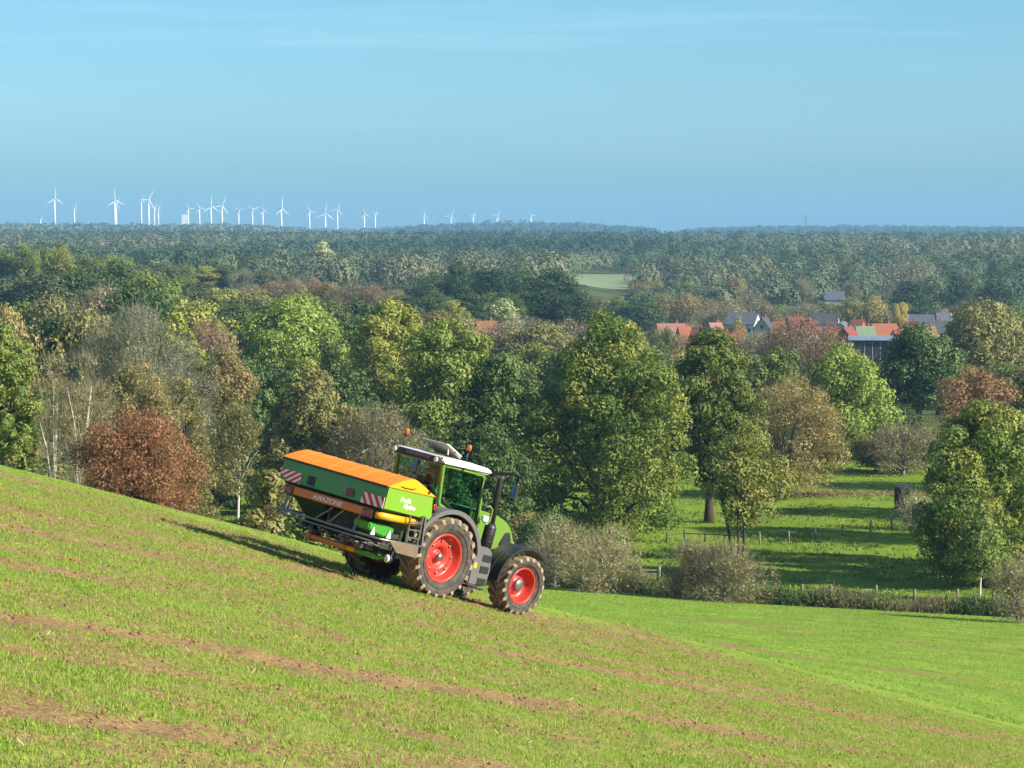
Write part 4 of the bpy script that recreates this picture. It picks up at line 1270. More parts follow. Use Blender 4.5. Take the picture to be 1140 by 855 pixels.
T('broadleaf_tree', 'large green tree with sunlit leaf clumps directly above the cab', 'tree', 500, 352, 112, 315, 'oak', 'bright', dens=1.1)
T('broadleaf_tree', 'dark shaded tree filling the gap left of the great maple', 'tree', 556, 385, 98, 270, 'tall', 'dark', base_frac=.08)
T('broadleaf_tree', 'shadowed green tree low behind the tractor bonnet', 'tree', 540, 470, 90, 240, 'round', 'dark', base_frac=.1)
T('maple_tree', 'tallest central maple, green turning golden on its right side', 'tree', 676, 339, 172, 250, 'tall', 'maple', base_frac=.03, nc=190, dens=1.1)
T('broadleaf_tree', 'tall dark green tree on a dark trunk right of the great maple', 'tree', 790, 360, 108, 268, 'oak', 'green', bot=545, trunk_r=.45)
T('broadleaf_tree', 'small golden-green tree with pale stems standing in the pasture hedge', 'tree', 828, 462, 76, 236, 'round', 'yellowgreen', bot=588, fork=3, dens=.5, bark=M_BARK, nc=26, trunk_r=.15)
T('broadleaf_tree', 'brown-olive thinning tree with a leaning pale trunk', 'tree', 868, 413, 108, 292, 'round', 'olivebrown', twig=.42, dens=1.0, bark=M_BARKG, bot=545, lean=(2.5, 0), limbs=26)
T('broadleaf_tree', 'tall sunlit green tree at the far end of the pasture', 'tree', 936, 384, 108, 345, 'round', 'bright', bot=535, topcol=.1)
T('broadleaf_tree', 'dark green tree behind the brown-olive tree with the leaning trunk', 'tree', 870, 386, 66, 375, 'oak', 'green')
T('bare_shrub', 'grey-brown twiggy thicket behind the wooden shed', 'shrub', 1006, 470, 84, 322, 'bush', 'browntwig', twig=.6, base_frac=.03, dens=1.3, nc=36)
T('shrub', 'scrubby leafless shrub leaning over the wooden shed', 'shrub', 1017, 541, 40, 262, 'bush', 'greytwig', base_frac=.02, twig=.6, nc=14)
T('oak_tree', 'dense dark green oak above the wooden shed', 'tree', 1024, 362, 92, 420, 'oak', 'dark', dens=1.1)
T('broadleaf_tree', 'orange-brown tree right of the dense dark oak', 'tree', 1082, 408, 82, 385, 'round', 'orange', twig=.25)
T('oak_tree', 'large olive oak with brown tints on the right edge skyline', 'tree', 1096, 332, 112, 520, 'oak', 'olive', dens=1.1)
T('broadleaf_tree', 'large green tree at the right edge, sunlit top and dark base', 'tree', 1100, 445, 150, 216, 'oak', 'maple', base_frac=.03, nc=110, dens=1.2)
T('broadleaf_tree', 'dark tree hugging the left flank of the big right-edge tree', 'tree', 1072, 520, 60, 226, 'bush', 'dark', base_frac=.04)
T('young_tree', 'young green tree with a thin pale stem at the fence', 'tree', 1092, 555, 52, 205, 'round', 'green', base_frac=.22, dens=.7, bark=M_BIRCH, trunk_r=.09, nc=22)
T('bare_shrub', 'grey bramble bush at the right picture edge beside the fence', 'shrub', 1134, 614, 56, 190, 'bush', 'browntwig', twig=.5, base_frac=.02, nc=16)
T('bare_tree', 'wide rusty leafless tree before the village roofs', 'tree', 893, 352, 118, 520, 'oak', 'redtwig', twig=.55, dens=1.4)
T('bare_tree', 'pinkish brown leafless tree under the flat modern building', 'tree', 958, 390, 70, 500, 'oak', 'redtwig', twig=.5, dens=1.2)
T('broadleaf_tree', 'green tree between the tall dark tree and the rusty leafless tree', 'tree', 838, 392, 60, 400, 'oak', 'green')
for px, top, w, d, lab in [(1200, 440, 110, 228, 'tree beyond the right picture edge, lowest by the hedge'), (1215, 430, 120, 246, 'tree beyond the right edge shading the middle pasture'), (1190, 450, 100, 268, 'tree beyond the right edge shading the upper pasture'), (1205, 440, 100, 296, 'tree beyond the right edge level with the shed')]:
    T('broadleaf_tree', lab, 'tree', px, top - 40, w * 1.25, d, 'oak', 'green', base_frac=.03, dens=.6)
# hedge bushes along the lower edge of the crop field
for px, top, w, d, lab, kk in [(617, 576, 80, 212, 'tall beige twiggy hedge bush right beside the front wheel', 'beigetwig'), (676, 588, 78, 207, 'beige hedge bush between the front wheel and the pasture gate', 'beigetwig'),
                              (770, 598, 58, 205, 'thin beige hedge bush just right of the pasture gate', 'beigetwig'), (806, 602, 78, 203, 'broad straw-coloured hedge bush at the corner of the pasture', 'beigetwig')]:
    T('hedge_bush', lab, 'bush', px, top, w, d, 'bush', kk, 'beige bushes along the field edge', base_frac=.02, twig=.6, dens=1.5, nc=20, bark=M_BARKG, limbs=12)
# the pair of birches
for px, top, w, lab in [(62, 380, 50, 'white-trunked birch with three forked stems, left of the pair'), (92, 372, 58, 'slimmer white-trunked birch, right of the pair')]:
    T('birch_tree', lab, 'tree', px - (8 if px < 80 else 14), top, w, 172, 'open', 'browntwig', 'pair of birches at the field edge', base_frac=.25, twig=.8, dens=.55, bark=M_BIRCH, nc=26, fork=1, trunk_r=.22, limbs=10, lean=((0.6, 0) if px < 80 else (1.6, 0)), droop=.3)

# ------------------------------------------------ wooded country between the valley and the plain: one library of crowns, many individual trees
LIB = {}


def lib_tree(key, kind, leafkey, W, H, base, n, leaf, twig=0.0, nc=44, var=3, bark=None):
    for v in range(var):
        r = np.random.default_rng(hash((len(LIB), v)) % 99991)
        V, T_, C, R = crown_arrays(r, kind, W, H - base, n, leaf, nc, twig)
        V[:, 2] += base
        me = crown_mesh(V, T_); me.materials.append(LEAF[leafkey])
        tb = limb_mesh(r, C, W, H - base, base, .02 * H, 7)
        t_me = bpy.data.meshes.new('trunk'); tb.bm.to_mesh(t_me); tb.bm.free(); t_me.materials.append(bark or M_BARK)
        LIB.setdefault(key, []).append((me, t_me, W, H))


lib_tree('dark green', 'oak', 'dark', 13, 17, 2, 9500, .27)
lib_tree('deep green', 'oak', 'deep', 13, 17, 2, 9500, .27)
lib_tree('green', 'oak', 'green', 13, 17, 2, 9500, .27)
lib_tree('bluish green', 'round', 'blue', 12, 17, 2, 9500, .27)
lib_tree('bright green', 'oak', 'bright', 13, 17, 2, 9500, .27)
lib_tree('yellow-green', 'round', 'yellowgreen', 12, 17, 2, 9500, .27)
lib_tree('yellow', 'round', 'yellow', 11, 14, 1.5, 7000, .27)
lib_tree('olive', 'oak', 'olive', 13, 16, 2, 9500, .27)
lib_tree('olive-brown', 'oak', 'olivebrown', 13, 16, 2, 9500, .27, .15)
lib_tree('brown', 'oak', 'browntwig', 13, 15, 2, 9500, .29, .45)
lib_tree('rust-brown', 'oak', 'redtwig', 13, 15, 2, 9500, .29, .4)
lib_tree('pale grey', 'oak', 'greytwig', 13, 16, 2, 9500, .29, .55, bark=M_BARKG)
lib_tree('pale green', 'tall', 'pale', 9, 18, 2, 6500, .27)

ORD = ['first', 'second', 'third', 'fourth', 'fifth', 'sixth', 'seventh', 'eighth', 'ninth', 'tenth', 'eleventh', 'twelfth', 'thirteenth', 'fourteenth', 'fifteenth', 'sixteenth', 'seventeenth', 'eighteenth', 'nineteenth', 'twentieth',
       '21st', '22nd', '23rd', '24th', '25th', '26th', '27th', '28th', '29th', '30th']
ROWS = {}


def mid_tree(row, px, top, wpx, d, key, label=None, cat='tree'):
    ROWS.setdefault(row, []).append((px, top, wpx, d, key, label))


def fill_row(row, x0, x1, tops, d, wpx, pal, seed, jit=6):
    r = np.random.default_rng(seed)
    keys = [k for k, _ in pal]; wts = np.array([w for _, w in pal], float); wts /= wts.sum()
    x = x0
    while x < x1:
        w = wpx * (1.45 if d < 700 else 1.15) * r.uniform(.75, 1.3)
        ty = np.interp(x, [p for p, _ in tops], [q for _, q in tops]) + r.uniform(-jit * .6, jit)
        mid_tree(row, x + w * .3, ty, w, d * r.uniform(.96, 1.05), keys[r.choice(len(keys), p=wts)])
        x += w * (.52 if d < 700 else .58)


G1 = [('green', 4), ('dark green', 3), ('bright green', 1), ('olive', 3), ('yellow-green', 1.5), ('bluish green', 1.5), ('olive-brown', 1.2), ('brown', .7)]
G2 = [('bluish green', 4), ('dark green', 3), ('green', 2), ('olive', 1.5), ('brown', 1.2), ('olive-brown', 1), ('pale grey', .8), ('yellow-green', .6)]
GM = [('green', 2), ('olive', 3), ('olive-brown', 2), ('brown', 1.5), ('yellow-green', 2), ('dark green', 1.5), ('pale grey', 1)]
fill_row('in the wood directly above the birches', -14, 150, [(0, 352), (60, 345), (150, 360)], 330, 58, G1, 1)
fill_row('in the lower wood left of the sunny clump', 205, 440, [(205, 388), (300, 398), (440, 420)], 335, 50, [('dark green', 4), ('green', 3), ('olive', 1.5), ('brown', .6)], 2)
fill_row('in the second line of wood at left', -16, 215, [(0, 338), (60, 322), (110, 308), (160, 316), (215, 330)], 470, 50, G1, 3)
fill_row('on the wooded rise at upper left', -14, 290, [(0, 305), (60, 296), (110, 285), (150, 296), (200, 312), (290, 322)], 640, 46, G2, 4)
fill_row('on the skyline knoll at far left', -12, 150, [(0, 274), (30, 268), (60, 270), (75, 280), (110, 283), (150, 292)], 860, 40, [('green', 3), ('dark green', 3), ('yellow-green', 2), ('bluish green', 2)], 5)
fill_row('behind the bright green broad tree', 235, 425, [(235, 332), (300, 322), (340, 326), (425, 338)], 540, 46, [('bluish green', 3), ('dark green', 3), ('green', 2), ('olive', 1)], 6)
fill_row('on the long wooded back at upper left centre', 120, 345, [(120, 292), (200, 292), (280, 300), (345, 312)], 960, 34, G2, 7, 4)
fill_row('in the brownish wood left of the dark copse', 270, 430, [(270, 312), (320, 309), (360, 312), (430, 322)], 800, 34, [('brown', 3), ('rust-brown', 2), ('olive-brown', 2), ('pale grey', 1), ('dark green', 1.5)], 8, 5)
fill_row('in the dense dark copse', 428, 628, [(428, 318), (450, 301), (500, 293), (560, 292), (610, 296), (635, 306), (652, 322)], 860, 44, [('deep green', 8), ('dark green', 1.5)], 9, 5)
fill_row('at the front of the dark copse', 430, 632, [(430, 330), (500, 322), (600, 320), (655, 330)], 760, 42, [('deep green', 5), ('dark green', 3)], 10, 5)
fill_row('between the dark copse and the sunny clump', 470, 640, [(470, 344), (545, 358), (640, 352)], 560, 46, [('olive-brown', 3), ('brown', 3), ('olive', 2), ('yellow-green', 1.5)], 11)
fill_row('in the line behind the great maple', 540, 780, [(540, 386), (640, 375), (780, 382)], 420, 56, [('green', 3), ('dark green', 3), ('olive', 1)], 12)
fill_row('in the autumn wood above the great maple', 650, 900, [(650, 326), (700, 322), (745, 328), (800, 326), (850, 336), (900, 338)], 980, 36, GM, 13, 6)
fill_row('in the hedge line by the pale field', 700, 960, [(700, 312), (760, 309), (830, 312), (900, 312), (960, 316)], 1300, 26, G2, 14, 5)
fill_row('in the row of pale poplars', 742, 935, [(742, 301), (840, 300), (935, 306)], 1500, 15, [('pale green', 5), ('yellow-green', 2)], 15, 3)
fill_row('on the dark hill right of the village', 1003, 1120, [(1003, 312), (1040, 304), (1080, 305), (1120, 324)], 1050, 36, [('deep green', 6), ('bluish green', 2)], 16, 4)
fill_row('behind the village roofs', 895, 1150, [(895, 336), (960, 334), (1040, 338), (1150, 330)], 1000, 30, [('dark green', 2), ('bluish green', 2), ('olive', 2), ('pale grey', 1.5), ('brown', 1), ('pale green', 1)], 17, 6)
fill_row('in the wood at the right edge below the dark hill', 1060, 1160, [(1060, 335), (1160, 338)], 640, 46, [('olive', 3), ('green', 2), ('olive-brown', 1.5)], 18)
fill_row('in the wood behind the pasture shed', 985, 1160, [(985, 408), (1060, 400), (1160, 402)], 440, 52, [('dark green', 3), ('green', 3), ('olive', 2)], 19)
fill_row('at the far end of the pasture', 760, 1000, [(760, 432), (860, 440), (1000, 450)], 375, 46, [('dark green', 3), ('green', 3), ('olive', 2), ('bluish green', 1)], 20)
fill_row('at the foot of the wood left of the maple', 380, 600, [(380, 470), (480, 470), (600, 440)], 300, 52, [('dark green', 4), ('green', 2)], 21)
fill_row('in the far wood beyond the pale field', 600, 860, [(600, 282), (700, 281), (800, 283), (860, 285)], 2050, 18, G2, 22, 3)
fill_row('in the dark undergrowth behind the tractor', 310, 600, [(310, 560), (330, 570), (420, 560), (600, 560)], 232, 44, [('dark green', 4), ('green', 2), ('olive', 1)], 23, 10)
fill_row('low at the left field edge below the birches', -20, 120, [(-20, 500), (120, 520)], 205, 46, [('dark green', 3), ('olive', 2)], 24, 8)
fill_row('in the shaded belt closing the pasture', 600, 1060, [(600, 490), (700, 490), (860, 478), (960, 482), (1060, 480)], 338, 44, [('dark green', 4), ('green', 3), ('olive', 1.5), ('brown', 1)], 26, 8)
fill_row('in the belt of trees before the village', 690, 1080, [(690, 362), (760, 366), (800, 370), (850, 363), (900, 364), (935, 394), (1000, 396), (1030, 372), (1080, 360)], 640, 34, [('brown', 2), ('olive-brown', 2), ('rust-brown', 2), ('olive', 2), ('green', 1)], 25, 5)
mid_tree('', 358, 266, 34, 1350, 'pale green', 'tall pale poplar standing above the left plain, with a split crown')
mid_tree('', 975, 328, 32, 900, 'yellow', 'round yellow tree behind the long dark village roof')
mid_tree('', 1003, 333, 20, 895, 'yellow', 'smaller yellow tree right of the long dark village roof')
mid_tree('', 1012, 287, 66, 1150, 'pale grey', 'big pale leafless willow left of the dark hill')
mid_tree('', 506, 330, 36, 640, 'yellow-green', 'rounded yellow-green tree in front of the dark copse')
mid_tree('', 560, 330, 44, 650, 'pale green', 'pale grey-green tree in front of the dark copse')
mid_tree('', 822, 352, 18, 790, 'yellow', 'small golden tree before the grey-blue village roof')
mid_tree('', 68, 270, 36, 840, 'yellow-green', 'faded yellow tree on the far left knoll')
mid_tree('', 585, 352, 62, 600, 'pale grey', 'grey-beige leafless tree left of the great maple top')
mid_tree('', 10, 342, 44, 420, 'yellow', 'dull golden tree top at the left edge above the woods')
NMID = 0
for row, lst in ROWS.items():
    lst.sort()
    cnt = {}
    for px, top, wpx, d, key, label in lst:
        cnt[key] = cnt.get(key, 0) + 1
    seen = {}
    r = np.random.default_rng(len(row) + 3)
    for px, top, wpx, d, key, label in lst:
        me, t_me, W, H = LIB[key][r.integers(len(LIB[key]))]
        P = at(px, top, d); gz = hgt(P[0], P[1])
        Ht = max(4.0, P[2] - gz); Wt = wpx * d / PXF
        seen[key] = seen.get(key, 0) + 1
        if label is None:
            if cnt[key] == 1: label = f'the one {key} tree {row}'
            else: label = f'{ORD[seen[key] - 1]} {key} tree from left {row}'
        root = empty('broadleaf_tree', loc=(P[0], P[1], gz))
        tag(root, label, 'tree', ('trees ' + row) if row else None)
        root.scale = (Wt / W, Wt / W, Ht / H); root.rotation_euler = (0, 0, r.uniform(0, 6.28))
        c = bpy.data.objects.new('crown', me); COL.objects.link(c); c.parent = root
        c = bpy.data.objects.new('trunk', t_me); COL.objects.link(c); c.parent = root
        NMID += 1
print('mid trees', NMID)

# ------------------------------------------------ the far forest plain: one mass of crowns to the horizon
def far_forest():
    r = np.random.default_rng(77)
    VS = []; TS = []
    d = 1150.0
    while d < 9300:
        step = .030 if d < 4000 else .045
        rw = d * .24 + 60
        cw = 15.0 if d < 2600 else (18.0 if d < 5000 else 24.0)
        n = int(2 * rw / (cw * .55))
        x = np.linspace(-rw, rw, n) + r.normal(0, cw * .4, n); y = d * (1 + r.uniform(-step * .6, step * .6, n))
        px = x / y * PXF + PW / 2
        stand = fbm(x / 330, y / 700, 61)                      # stands of one kind and age
        keep = r.uniform(size=n) < np.where(d < 1700, .85, .97)
        keep &= ~((px > 637) & (px < 707) & (y < 1640))
        keep &= ~((px > 712) & (px < 1160) & (y < 1250))
        keep &= ~((px > 430) & (px < 640) & (y < 1060))
        keep &= ~((px > 727) & (px < 757) & (y > 5600))
        keep &= (np.abs(stand - .5) > .012) | (d > 5000)       # rides and lanes between stands
        x, y, px, stand = x[keep], y[keep], px[keep], stand[keep]; n = len(x)
        z = height(x, y)
        size = r.uniform(.65, 1.45, n)
        hh = 5 + 16 * np.clip(fbm(x / 520, y / 210, 40) * 1.8 - .4, 0, 1) + r.normal(0, 1.2, n) + 2 * size
        nl = 480 if d < 1900 else (240 if d < 3400 else 56)
        s = cw * (.040 if d < 1900 else (.060 if d < 3400 else .13))
        dd = r.normal(size=(n, nl, 3)); dd[:, :, 2] = np.abs(dd[:, :, 2]) * 1.0 - .35; dd /= np.linalg.norm(dd, axis=2, keepdims=True)
        rad = np.stack([cw * .55 * size, cw * .55 * size, hh * .5], 1)
        lump = 1 + .20 * np.sin(dd[:, :, 0] * 5 + px[:, None]) * np.sin(dd[:, :, 1] * 5 + px[:, None] * 2.3)
        P = np.stack([x, y, z + hh * .5], 1)[:, None, :] + dd * rad[:, None, :] * lump[:, :, None] * r.uniform(.85, 1.05, (n, nl, 1))
        nn = dd + r.normal(size=dd.shape) * .16; nn /= np.linalg.norm(nn, axis=2, keepdims=True)
        VS.append(leaf_quads(r, P.reshape(-1, 3), nn.reshape(-1, 3), s * r.uniform(.6, 1.4, n * nl), .7))
        tt = np.clip(1.7 * stand - .36 + r.normal(0, .11, n) + .22 * (r.uniform(size=n) > .95), 0, 1)
        tt = np.where((y > 5500) & ((px > 420) | (px < 0)), tt * .25, tt)
        TS.append(np.clip(np.repeat(tt, nl) + r.normal(0, .02, n * nl), 0, 1))
        d *= 1 + step
    return np.concatenate(VS), np.concatenate(TS)


V, T_ = far_forest()
print('far forest quads', len(V) // 4)
o = link_mesh('far_forest', crown_mesh(V, T_), leaf_mat('far_forest_leaf', [(.020, .044, .022), (.032, .060, .026), (.048, .076, .030), (.068, .088, .038), (.095, .10, .048), (.115, .115, .06)], .2, .7, 0, gain=1.9))
tag(o, 'endless mixed forest covering the plain to the horizon', 'forest', kind='stuff')
# ================================================================== VILLAGE, WIND FARM, FENCES, HEDGE
M_BRICK = paint('brick_red', (.30, .10, .06), .85, spec=.1, dirt=.4, dirtcol=(.2, .12, .09), scale=1.5)
M_PLAST = paint('white_render', (.50, .48, .45), .85, spec=.1, dirt=.3, dirtcol=(.35, .32, .28), scale=.8)
M_BEIGE = paint('beige_render', (.55, .42, .27), .85, spec=.1, dirt=.3, dirtcol=(.3, .24, .17), scale=.8)
M_TILEO = paint('roof_tile_orange', (.30, .12, .065), .8, spec=.1, dirt=.5, dirtcol=(.28, .10, .06), scale=1.2)
M_TILER = paint('roof_tile_red', (.22, .065, .05), .8, spec=.1, dirt=.5, dirtcol=(.2, .06, .05), scale=1.2)
M_TILEP = paint('roof_tile_salmon', (.32, .16, .12), .8, spec=.1, dirt=.5, dirtcol=(.27, .13, .10), scale=1.2)
M_TILEG = paint('roof_tile_dark_grey', (.065, .068, .080), .7, spec=.2, dirt=.5, dirtcol=(.12, .12, .12), scale=1.2)
M_TILEB = paint('roof_slate_blue_grey', (.10, .115, .145), .6, spec=.3, dirt=.5, dirtcol=(.22, .22, .23), scale=1.2)
M_ROOFGR = paint('roof_mossy_green', (.20, .27, .17), .8, spec=.1, dirt=.4, scale=1.2)
M_METAL = paint('metal_roof', (.36, .42, .50), .35, metal=.4, dirt=.2, dirtcol=(.2, .2, .2), scale=.5)
M_WIN = paint('window_glass', (.03, .04, .05), .1, spec=.6, dirt=.1)
M_WPOST = paint('weathered_wood', (.26, .22, .17), .9, spec=.1, dirt=.6, dirtcol=(.10, .085, .06), scale=6)
M_WHITEP = paint('white_post', (.75, .73, .68), .6, dirt=.3, scale=3)
M_WIRE = paint('fence_wire', (.22, .21, .20), .5, metal=.6)
M_DWOOD = paint('dark_boards', (.10, .085, .06), .9, spec=.1, dirt=.8, dirtcol=(.04, .04, .025), scale=3)


def house(label, px, py, wpx, d, rot, wall, roof, L=None, depth=8.0, eave=2.9, rise=3.6, gable=None, chim=True, name='house'):
    """gabled house: ridge centre at photo pixel px,py; L = length along the ridge"""
    P = at(px, py, d); gz = hgt(P[0], P[1])
    L = (L or wpx * d / PXF) * .9
    H = P[2] - gz; eave = max(2.4, H - rise)
    root = empty(name, loc=(P[0], P[1], gz)); root.rotation_euler = (0, 0, math.radians(rot)); tag(root, label, 'house', 'houses of the village')
    hw = depth / 2
    mb = MB(); mb.prism([(-hw, -.3), (hw, -.3), (hw, eave), (0, H - .18), (-hw, eave)], -L / 2, L / 2, 'yz'); w_ = mb.build('wall', wall, root)
    if gable:
        for s in (-1, 1):
            mb = MB(); mb.prism([(-hw + .02, eave - .1), (hw - .02, eave - .1), (0, H - .22)], s * (L / 2), s * (L / 2 + .03), 'yz'); mb.build('gable', gable, root)
    mb = MB(); o = .35
    for s in (-1, 1):
        k = (H - eave) / hw
        mb.prism([(s * 0, H), (s * (hw + o), eave - k * o), (s * (hw + o), eave - k * o - .16), (0, H - .18)], -L / 2 - .3, L / 2 + .3, 'yz')
    ro = mb.build('roof', roof, root)
    if chim: MB().box((L * .22, .3, H + .25), (.6, .6, 1.3), .03).build('chimney', M_BRICK, ro)
    for s in (-1, 1):
        nwin = max(1, int(L / 3))
        for k in range(nwin):
            x = (k + .5) * L / nwin - L / 2
            wn = MB().box((x, s * hw, min(eave - .9, eave * .62)), (1.1, .07, 1.2)).build('window', M_WIN, root)
    for s in (-1, 1):
        MB().box((s * (L / 2 + (.03 if gable else 0)), 0, eave + .4), (.07, 1.0, 1.1)).build('window', M_WIN, root)
    return root


house('long salmon tiled terrace roof seen over the right shoulder of the great maple', 747, 360, 34, 830, 6, M_BRICK, M_TILEP, depth=9)
house('house with bright orange tile roof right of the dark tree top', 816, 366, 24, 790, -14, M_BRICK, M_TILEO, depth=10)
house('white house with grey-blue roof behind the small golden tree', 828, 348, 36, 930, -22, M_PLAST, M_TILEB, depth=9)
house('small white house right of the grey-blue roofed one', 851, 353, 15, 900, 60, M_PLAST, M_TILEG, depth=6)
house('dark-roofed house with pale chimneys at the left of the roof cluster', 918, 348, 34, 930, -12, M_PLAST, M_TILEG, depth=9)
house('grey-roofed house with sunlit beige gable in the roof cluster', 938, 358, 16, 840, 75, M_BEIGE, M_TILEB, L=13, depth=8, gable=M_BEIGE)
house('red gabled barn with dark red walls at the front of the roof cluster', 944, 364, 18, 790, 68, M_TILER, M_TILER, L=11, depth=6)
house('pale green mossy roof next to the red barn', 963, 363, 22, 800, 4, M_BRICK, M_ROOFGR, depth=9)
house('long dark roof with a sunlit brick gable at its right end', 980, 346, 40, 940, -8, M_PLAST, M_TILEG, depth=10, gable=M_BRICK)
house('house with vivid orange roof in the middle of the cluster', 984, 360, 30, 830, 8, M_BRICK, M_TILEO, depth=9)
house('grey-roofed house at the right end of the roof cluster', 1026, 350, 30, 920, -14, M_PLAST, M_TILEB, depth=9)
house('low dark-roofed house before the right end of the roof cluster', 1042, 357, 30, 860, 12, M_BEIGE, M_TILEG, depth=9)
house('house with tall grey block chimney at the right of the village', 1050, 348, 16, 930, 0, M_PLAST, M_TILEB, depth=8)
house('orange tiled roof peeping over the sunny tree clump, left of the great maple', 542, 357, 24, 640, 5, M_BRICK, M_TILEO, depth=9)
house('lone red farm roof at the right end of the pale field', 717, 309, 15, 1560, -20, M_BRICK, M_TILEO, depth=9)
house('slate-blue roofed house alone behind the village', 930, 324, 22, 1180, -10, M_PLAST, M_TILEB, depth=10)
house('red tiled roof left of the slate-blue roofed house, in the trees', 885, 352, 18, 900, 12, M_BRICK, M_TILER, depth=8)
house('white house half hidden left of the brownish wood', 314, 306, 16, 1020, 10, M_PLAST, M_TILER, depth=8)

for px, py, w_, d, rot, wl, rf, lab in [
        (762, 363, 15, 810, 12, M_BRICK, M_TILEO, 'small orange-roofed house right of the salmon terrace'), (777, 366, 14, 800, -20, M_PLAST, M_TILER, 'small white house with red roof between the salmon terrace and the orange roof'),
        (796, 359, 16, 860, 25, M_PLAST, M_TILEP, 'pale house left of the grey-blue roof, salmon tiles'), (868, 358, 15, 860, -10, M_BRICK, M_TILEO, 'orange roof just above the rusty leafless tree'),
        (900, 358, 14, 870, 18, M_PLAST, M_TILER, 'red-roofed house below the dark roof with pale chimneys'), (956, 355, 13, 890, -30, M_BRICK, M_TILEO, 'small orange roof left of the long dark roof'),
        (1001, 366, 14, 800, 20, M_PLAST, M_TILEO, 'orange-roofed white house right of the vivid orange roof'), (1014, 358, 14, 860, -16, M_BRICK, M_TILER, 'brick house with red roof near the smaller yellow tree'),
        (1034, 363, 14, 820, 8, M_BRICK, M_TILEP, 'salmon-roofed house low at the right end of the village'), (926, 363, 13, 820, -26, M_BRICK, M_TILEO, 'orange-roofed cottage left of the red barn')]:
    house(lab, px, py, w_, d, rot, wl, rf, depth=7)

# flat modern building
P = at(974, 375, 730); gz = hgt(P[0], P[1]); H = P[2] - gz
root = empty('modern_building', loc=(P[0], P[1], gz)); root.rotation_euler = (0, 0, math.radians(-8)); tag(root, 'flat modern building with blue-grey metal roof and glass front', 'building')
MB().box((0, 0, (H - .7) / 2), (12, 9, H - .7), .03).build('wall', M_TILEB, root)
mb = MB(); mb.prism([(-5.8, H - .8), (-5.6, H - .1), (-3, H + .25), (3, H + .25), (5.8, H - .2), (5.9, H - .8)], -7.2, 7.0, 'yz', bev=.08)
mb.build('roof', M_METAL, root)
MB().box((1.5, -4.55, (H - .9) / 2), (8.5, .12, H - 1.2)).build('glass_front', M_WIN, root)
for k in range(5): MB().box((-2.7 + k * 2.1, -4.64, (H - .9) / 2), (.12, .08, H - 1.2)).build('mullion', M_PLAST, root)
MB().box((-4.6, -4.56, (H - .9) / 2), (2.6, .12, H - 1.2)).build('side_panel', M_BLACK, root)

# white industrial plant on the horizon
P = at(207, 262, 7700); root = empty('industrial_plant', loc=(P[0], P[1], P[2] - 30)); root.scale = (.75, .75, .86); tag(root, 'white industrial plant with a tall tower among the wind turbines', 'factory')
MB().box((-2, 0, 62), (26, 26, 84), .5).build('tower', M_WHITE, root)
MB().box((-18, 0, 34), (34, 30, 44), .5).build('hall', M_PLAST, root); MB().box((22, -4, 36), (36, 28, 40), .5).build('hall', M_WHITE, root)
MB().box((-2, -13.5, 40), (12, 1, 50), .1).build('shaded_bay', M_TILEB, root)

# ------------------------------------------------ wind turbines
M_TURB = paint('turbine_white', (.86, .87, .88), .4, dirt=.05)
TURB = [(60.7, 221.4, 12.6, 11200, 88, 'tallest white wind turbine at far left of the skyline'), (82.6, 232.5, 7.5, 12000, 78, 'smaller turbine right of the far left one, rotor edge-on'),
        (127.6, 223.5, 13.5, 11000, 95, 'turbine with long upright blade in the overlapping pair, third from left'), (129.4, 227, 9, 11600, 60, 'turbine hidden behind its twin in the overlapping pair'),
        (157.2, 224, 7, 11300, 85, 'slim turbine at the left of the tight foursome'), (165.3, 222.8, 13, 11000, 62, 'tallest turbine in the tight foursome, blade pointing up right'),
        (171.6, 231.6, 8.5, 11700, 50, 'third turbine of the tight foursome'), (176.2, 232.2, 7.5, 12000, 57, 'rightmost turbine of the tight foursome'),
        (209.6, 232.5, 8, 11600, 118, 'turbine rising directly behind the white industrial tower'), (222, 232.2, 9, 11400, 115, 'turbine just right of the white industrial plant'),
        (234.7, 230.5, 13, 11000, 90, 'second turbine right of the white plant, blade straight up'), (247, 229.6, 12.5, 11100, 66, 'third turbine right of the white plant, blade leaning right'),
        (265.6, 235, 8, 11700, 20, 'fourth turbine right of the white plant, short and pale'), (281, 234, 9.5, 11300, 25, 'turbine with open V of blades in the middle of the left wind farm'),
        (292.5, 235.2, 8, 11500, 98, 'turbine right of the one with the open V of blades'), (313, 233, 14, 11000, 89, 'lone tall turbine with long vertical blades, well right of the plant'),
        (344.5, 236.2, 8.5, 11400, 115, 'first turbine of the three spaced ones right of the lone tall turbine'), (362, 238, 12.5, 11300, 84, 'middle turbine of the three spaced ones, tall upright blade'),
        (375.6, 233.6, 9.5, 11200, 70, 'third of the three spaced turbines, blade leaning right'), (405.5, 239, 8.5, 10600, 100, 'turbine left of the wooded ridge, standing in the gap'),
        (417.6, 238, 8, 11800, 90, 'thin edge-on turbine next to the one in the gap'), (472, 240, 8, 12300, 75, 'leftmost turbine above the wooded ridge'), (502, 240.5, 9, 12300, 66, 'second turbine above the wooded ridge'),
        (526.5, 240.5, 7, 12500, 62, 'third turbine above the wooded ridge, the smallest'), (553, 241, 8, 12300, 55, 'fourth turbine above the wooded ridge'), (591, 240.5, 7.5, 12500, 118, 'rightmost turbine of the wind farm, above the ridge'),
        (45, 243, 4, 12400, 90, 'tiny stub of a turbine left of the far left one')]
EDGE = {82.6: 75, 157.2: 70, 417.6: 78, 45: 60, 313: 55, 526.5: 45}


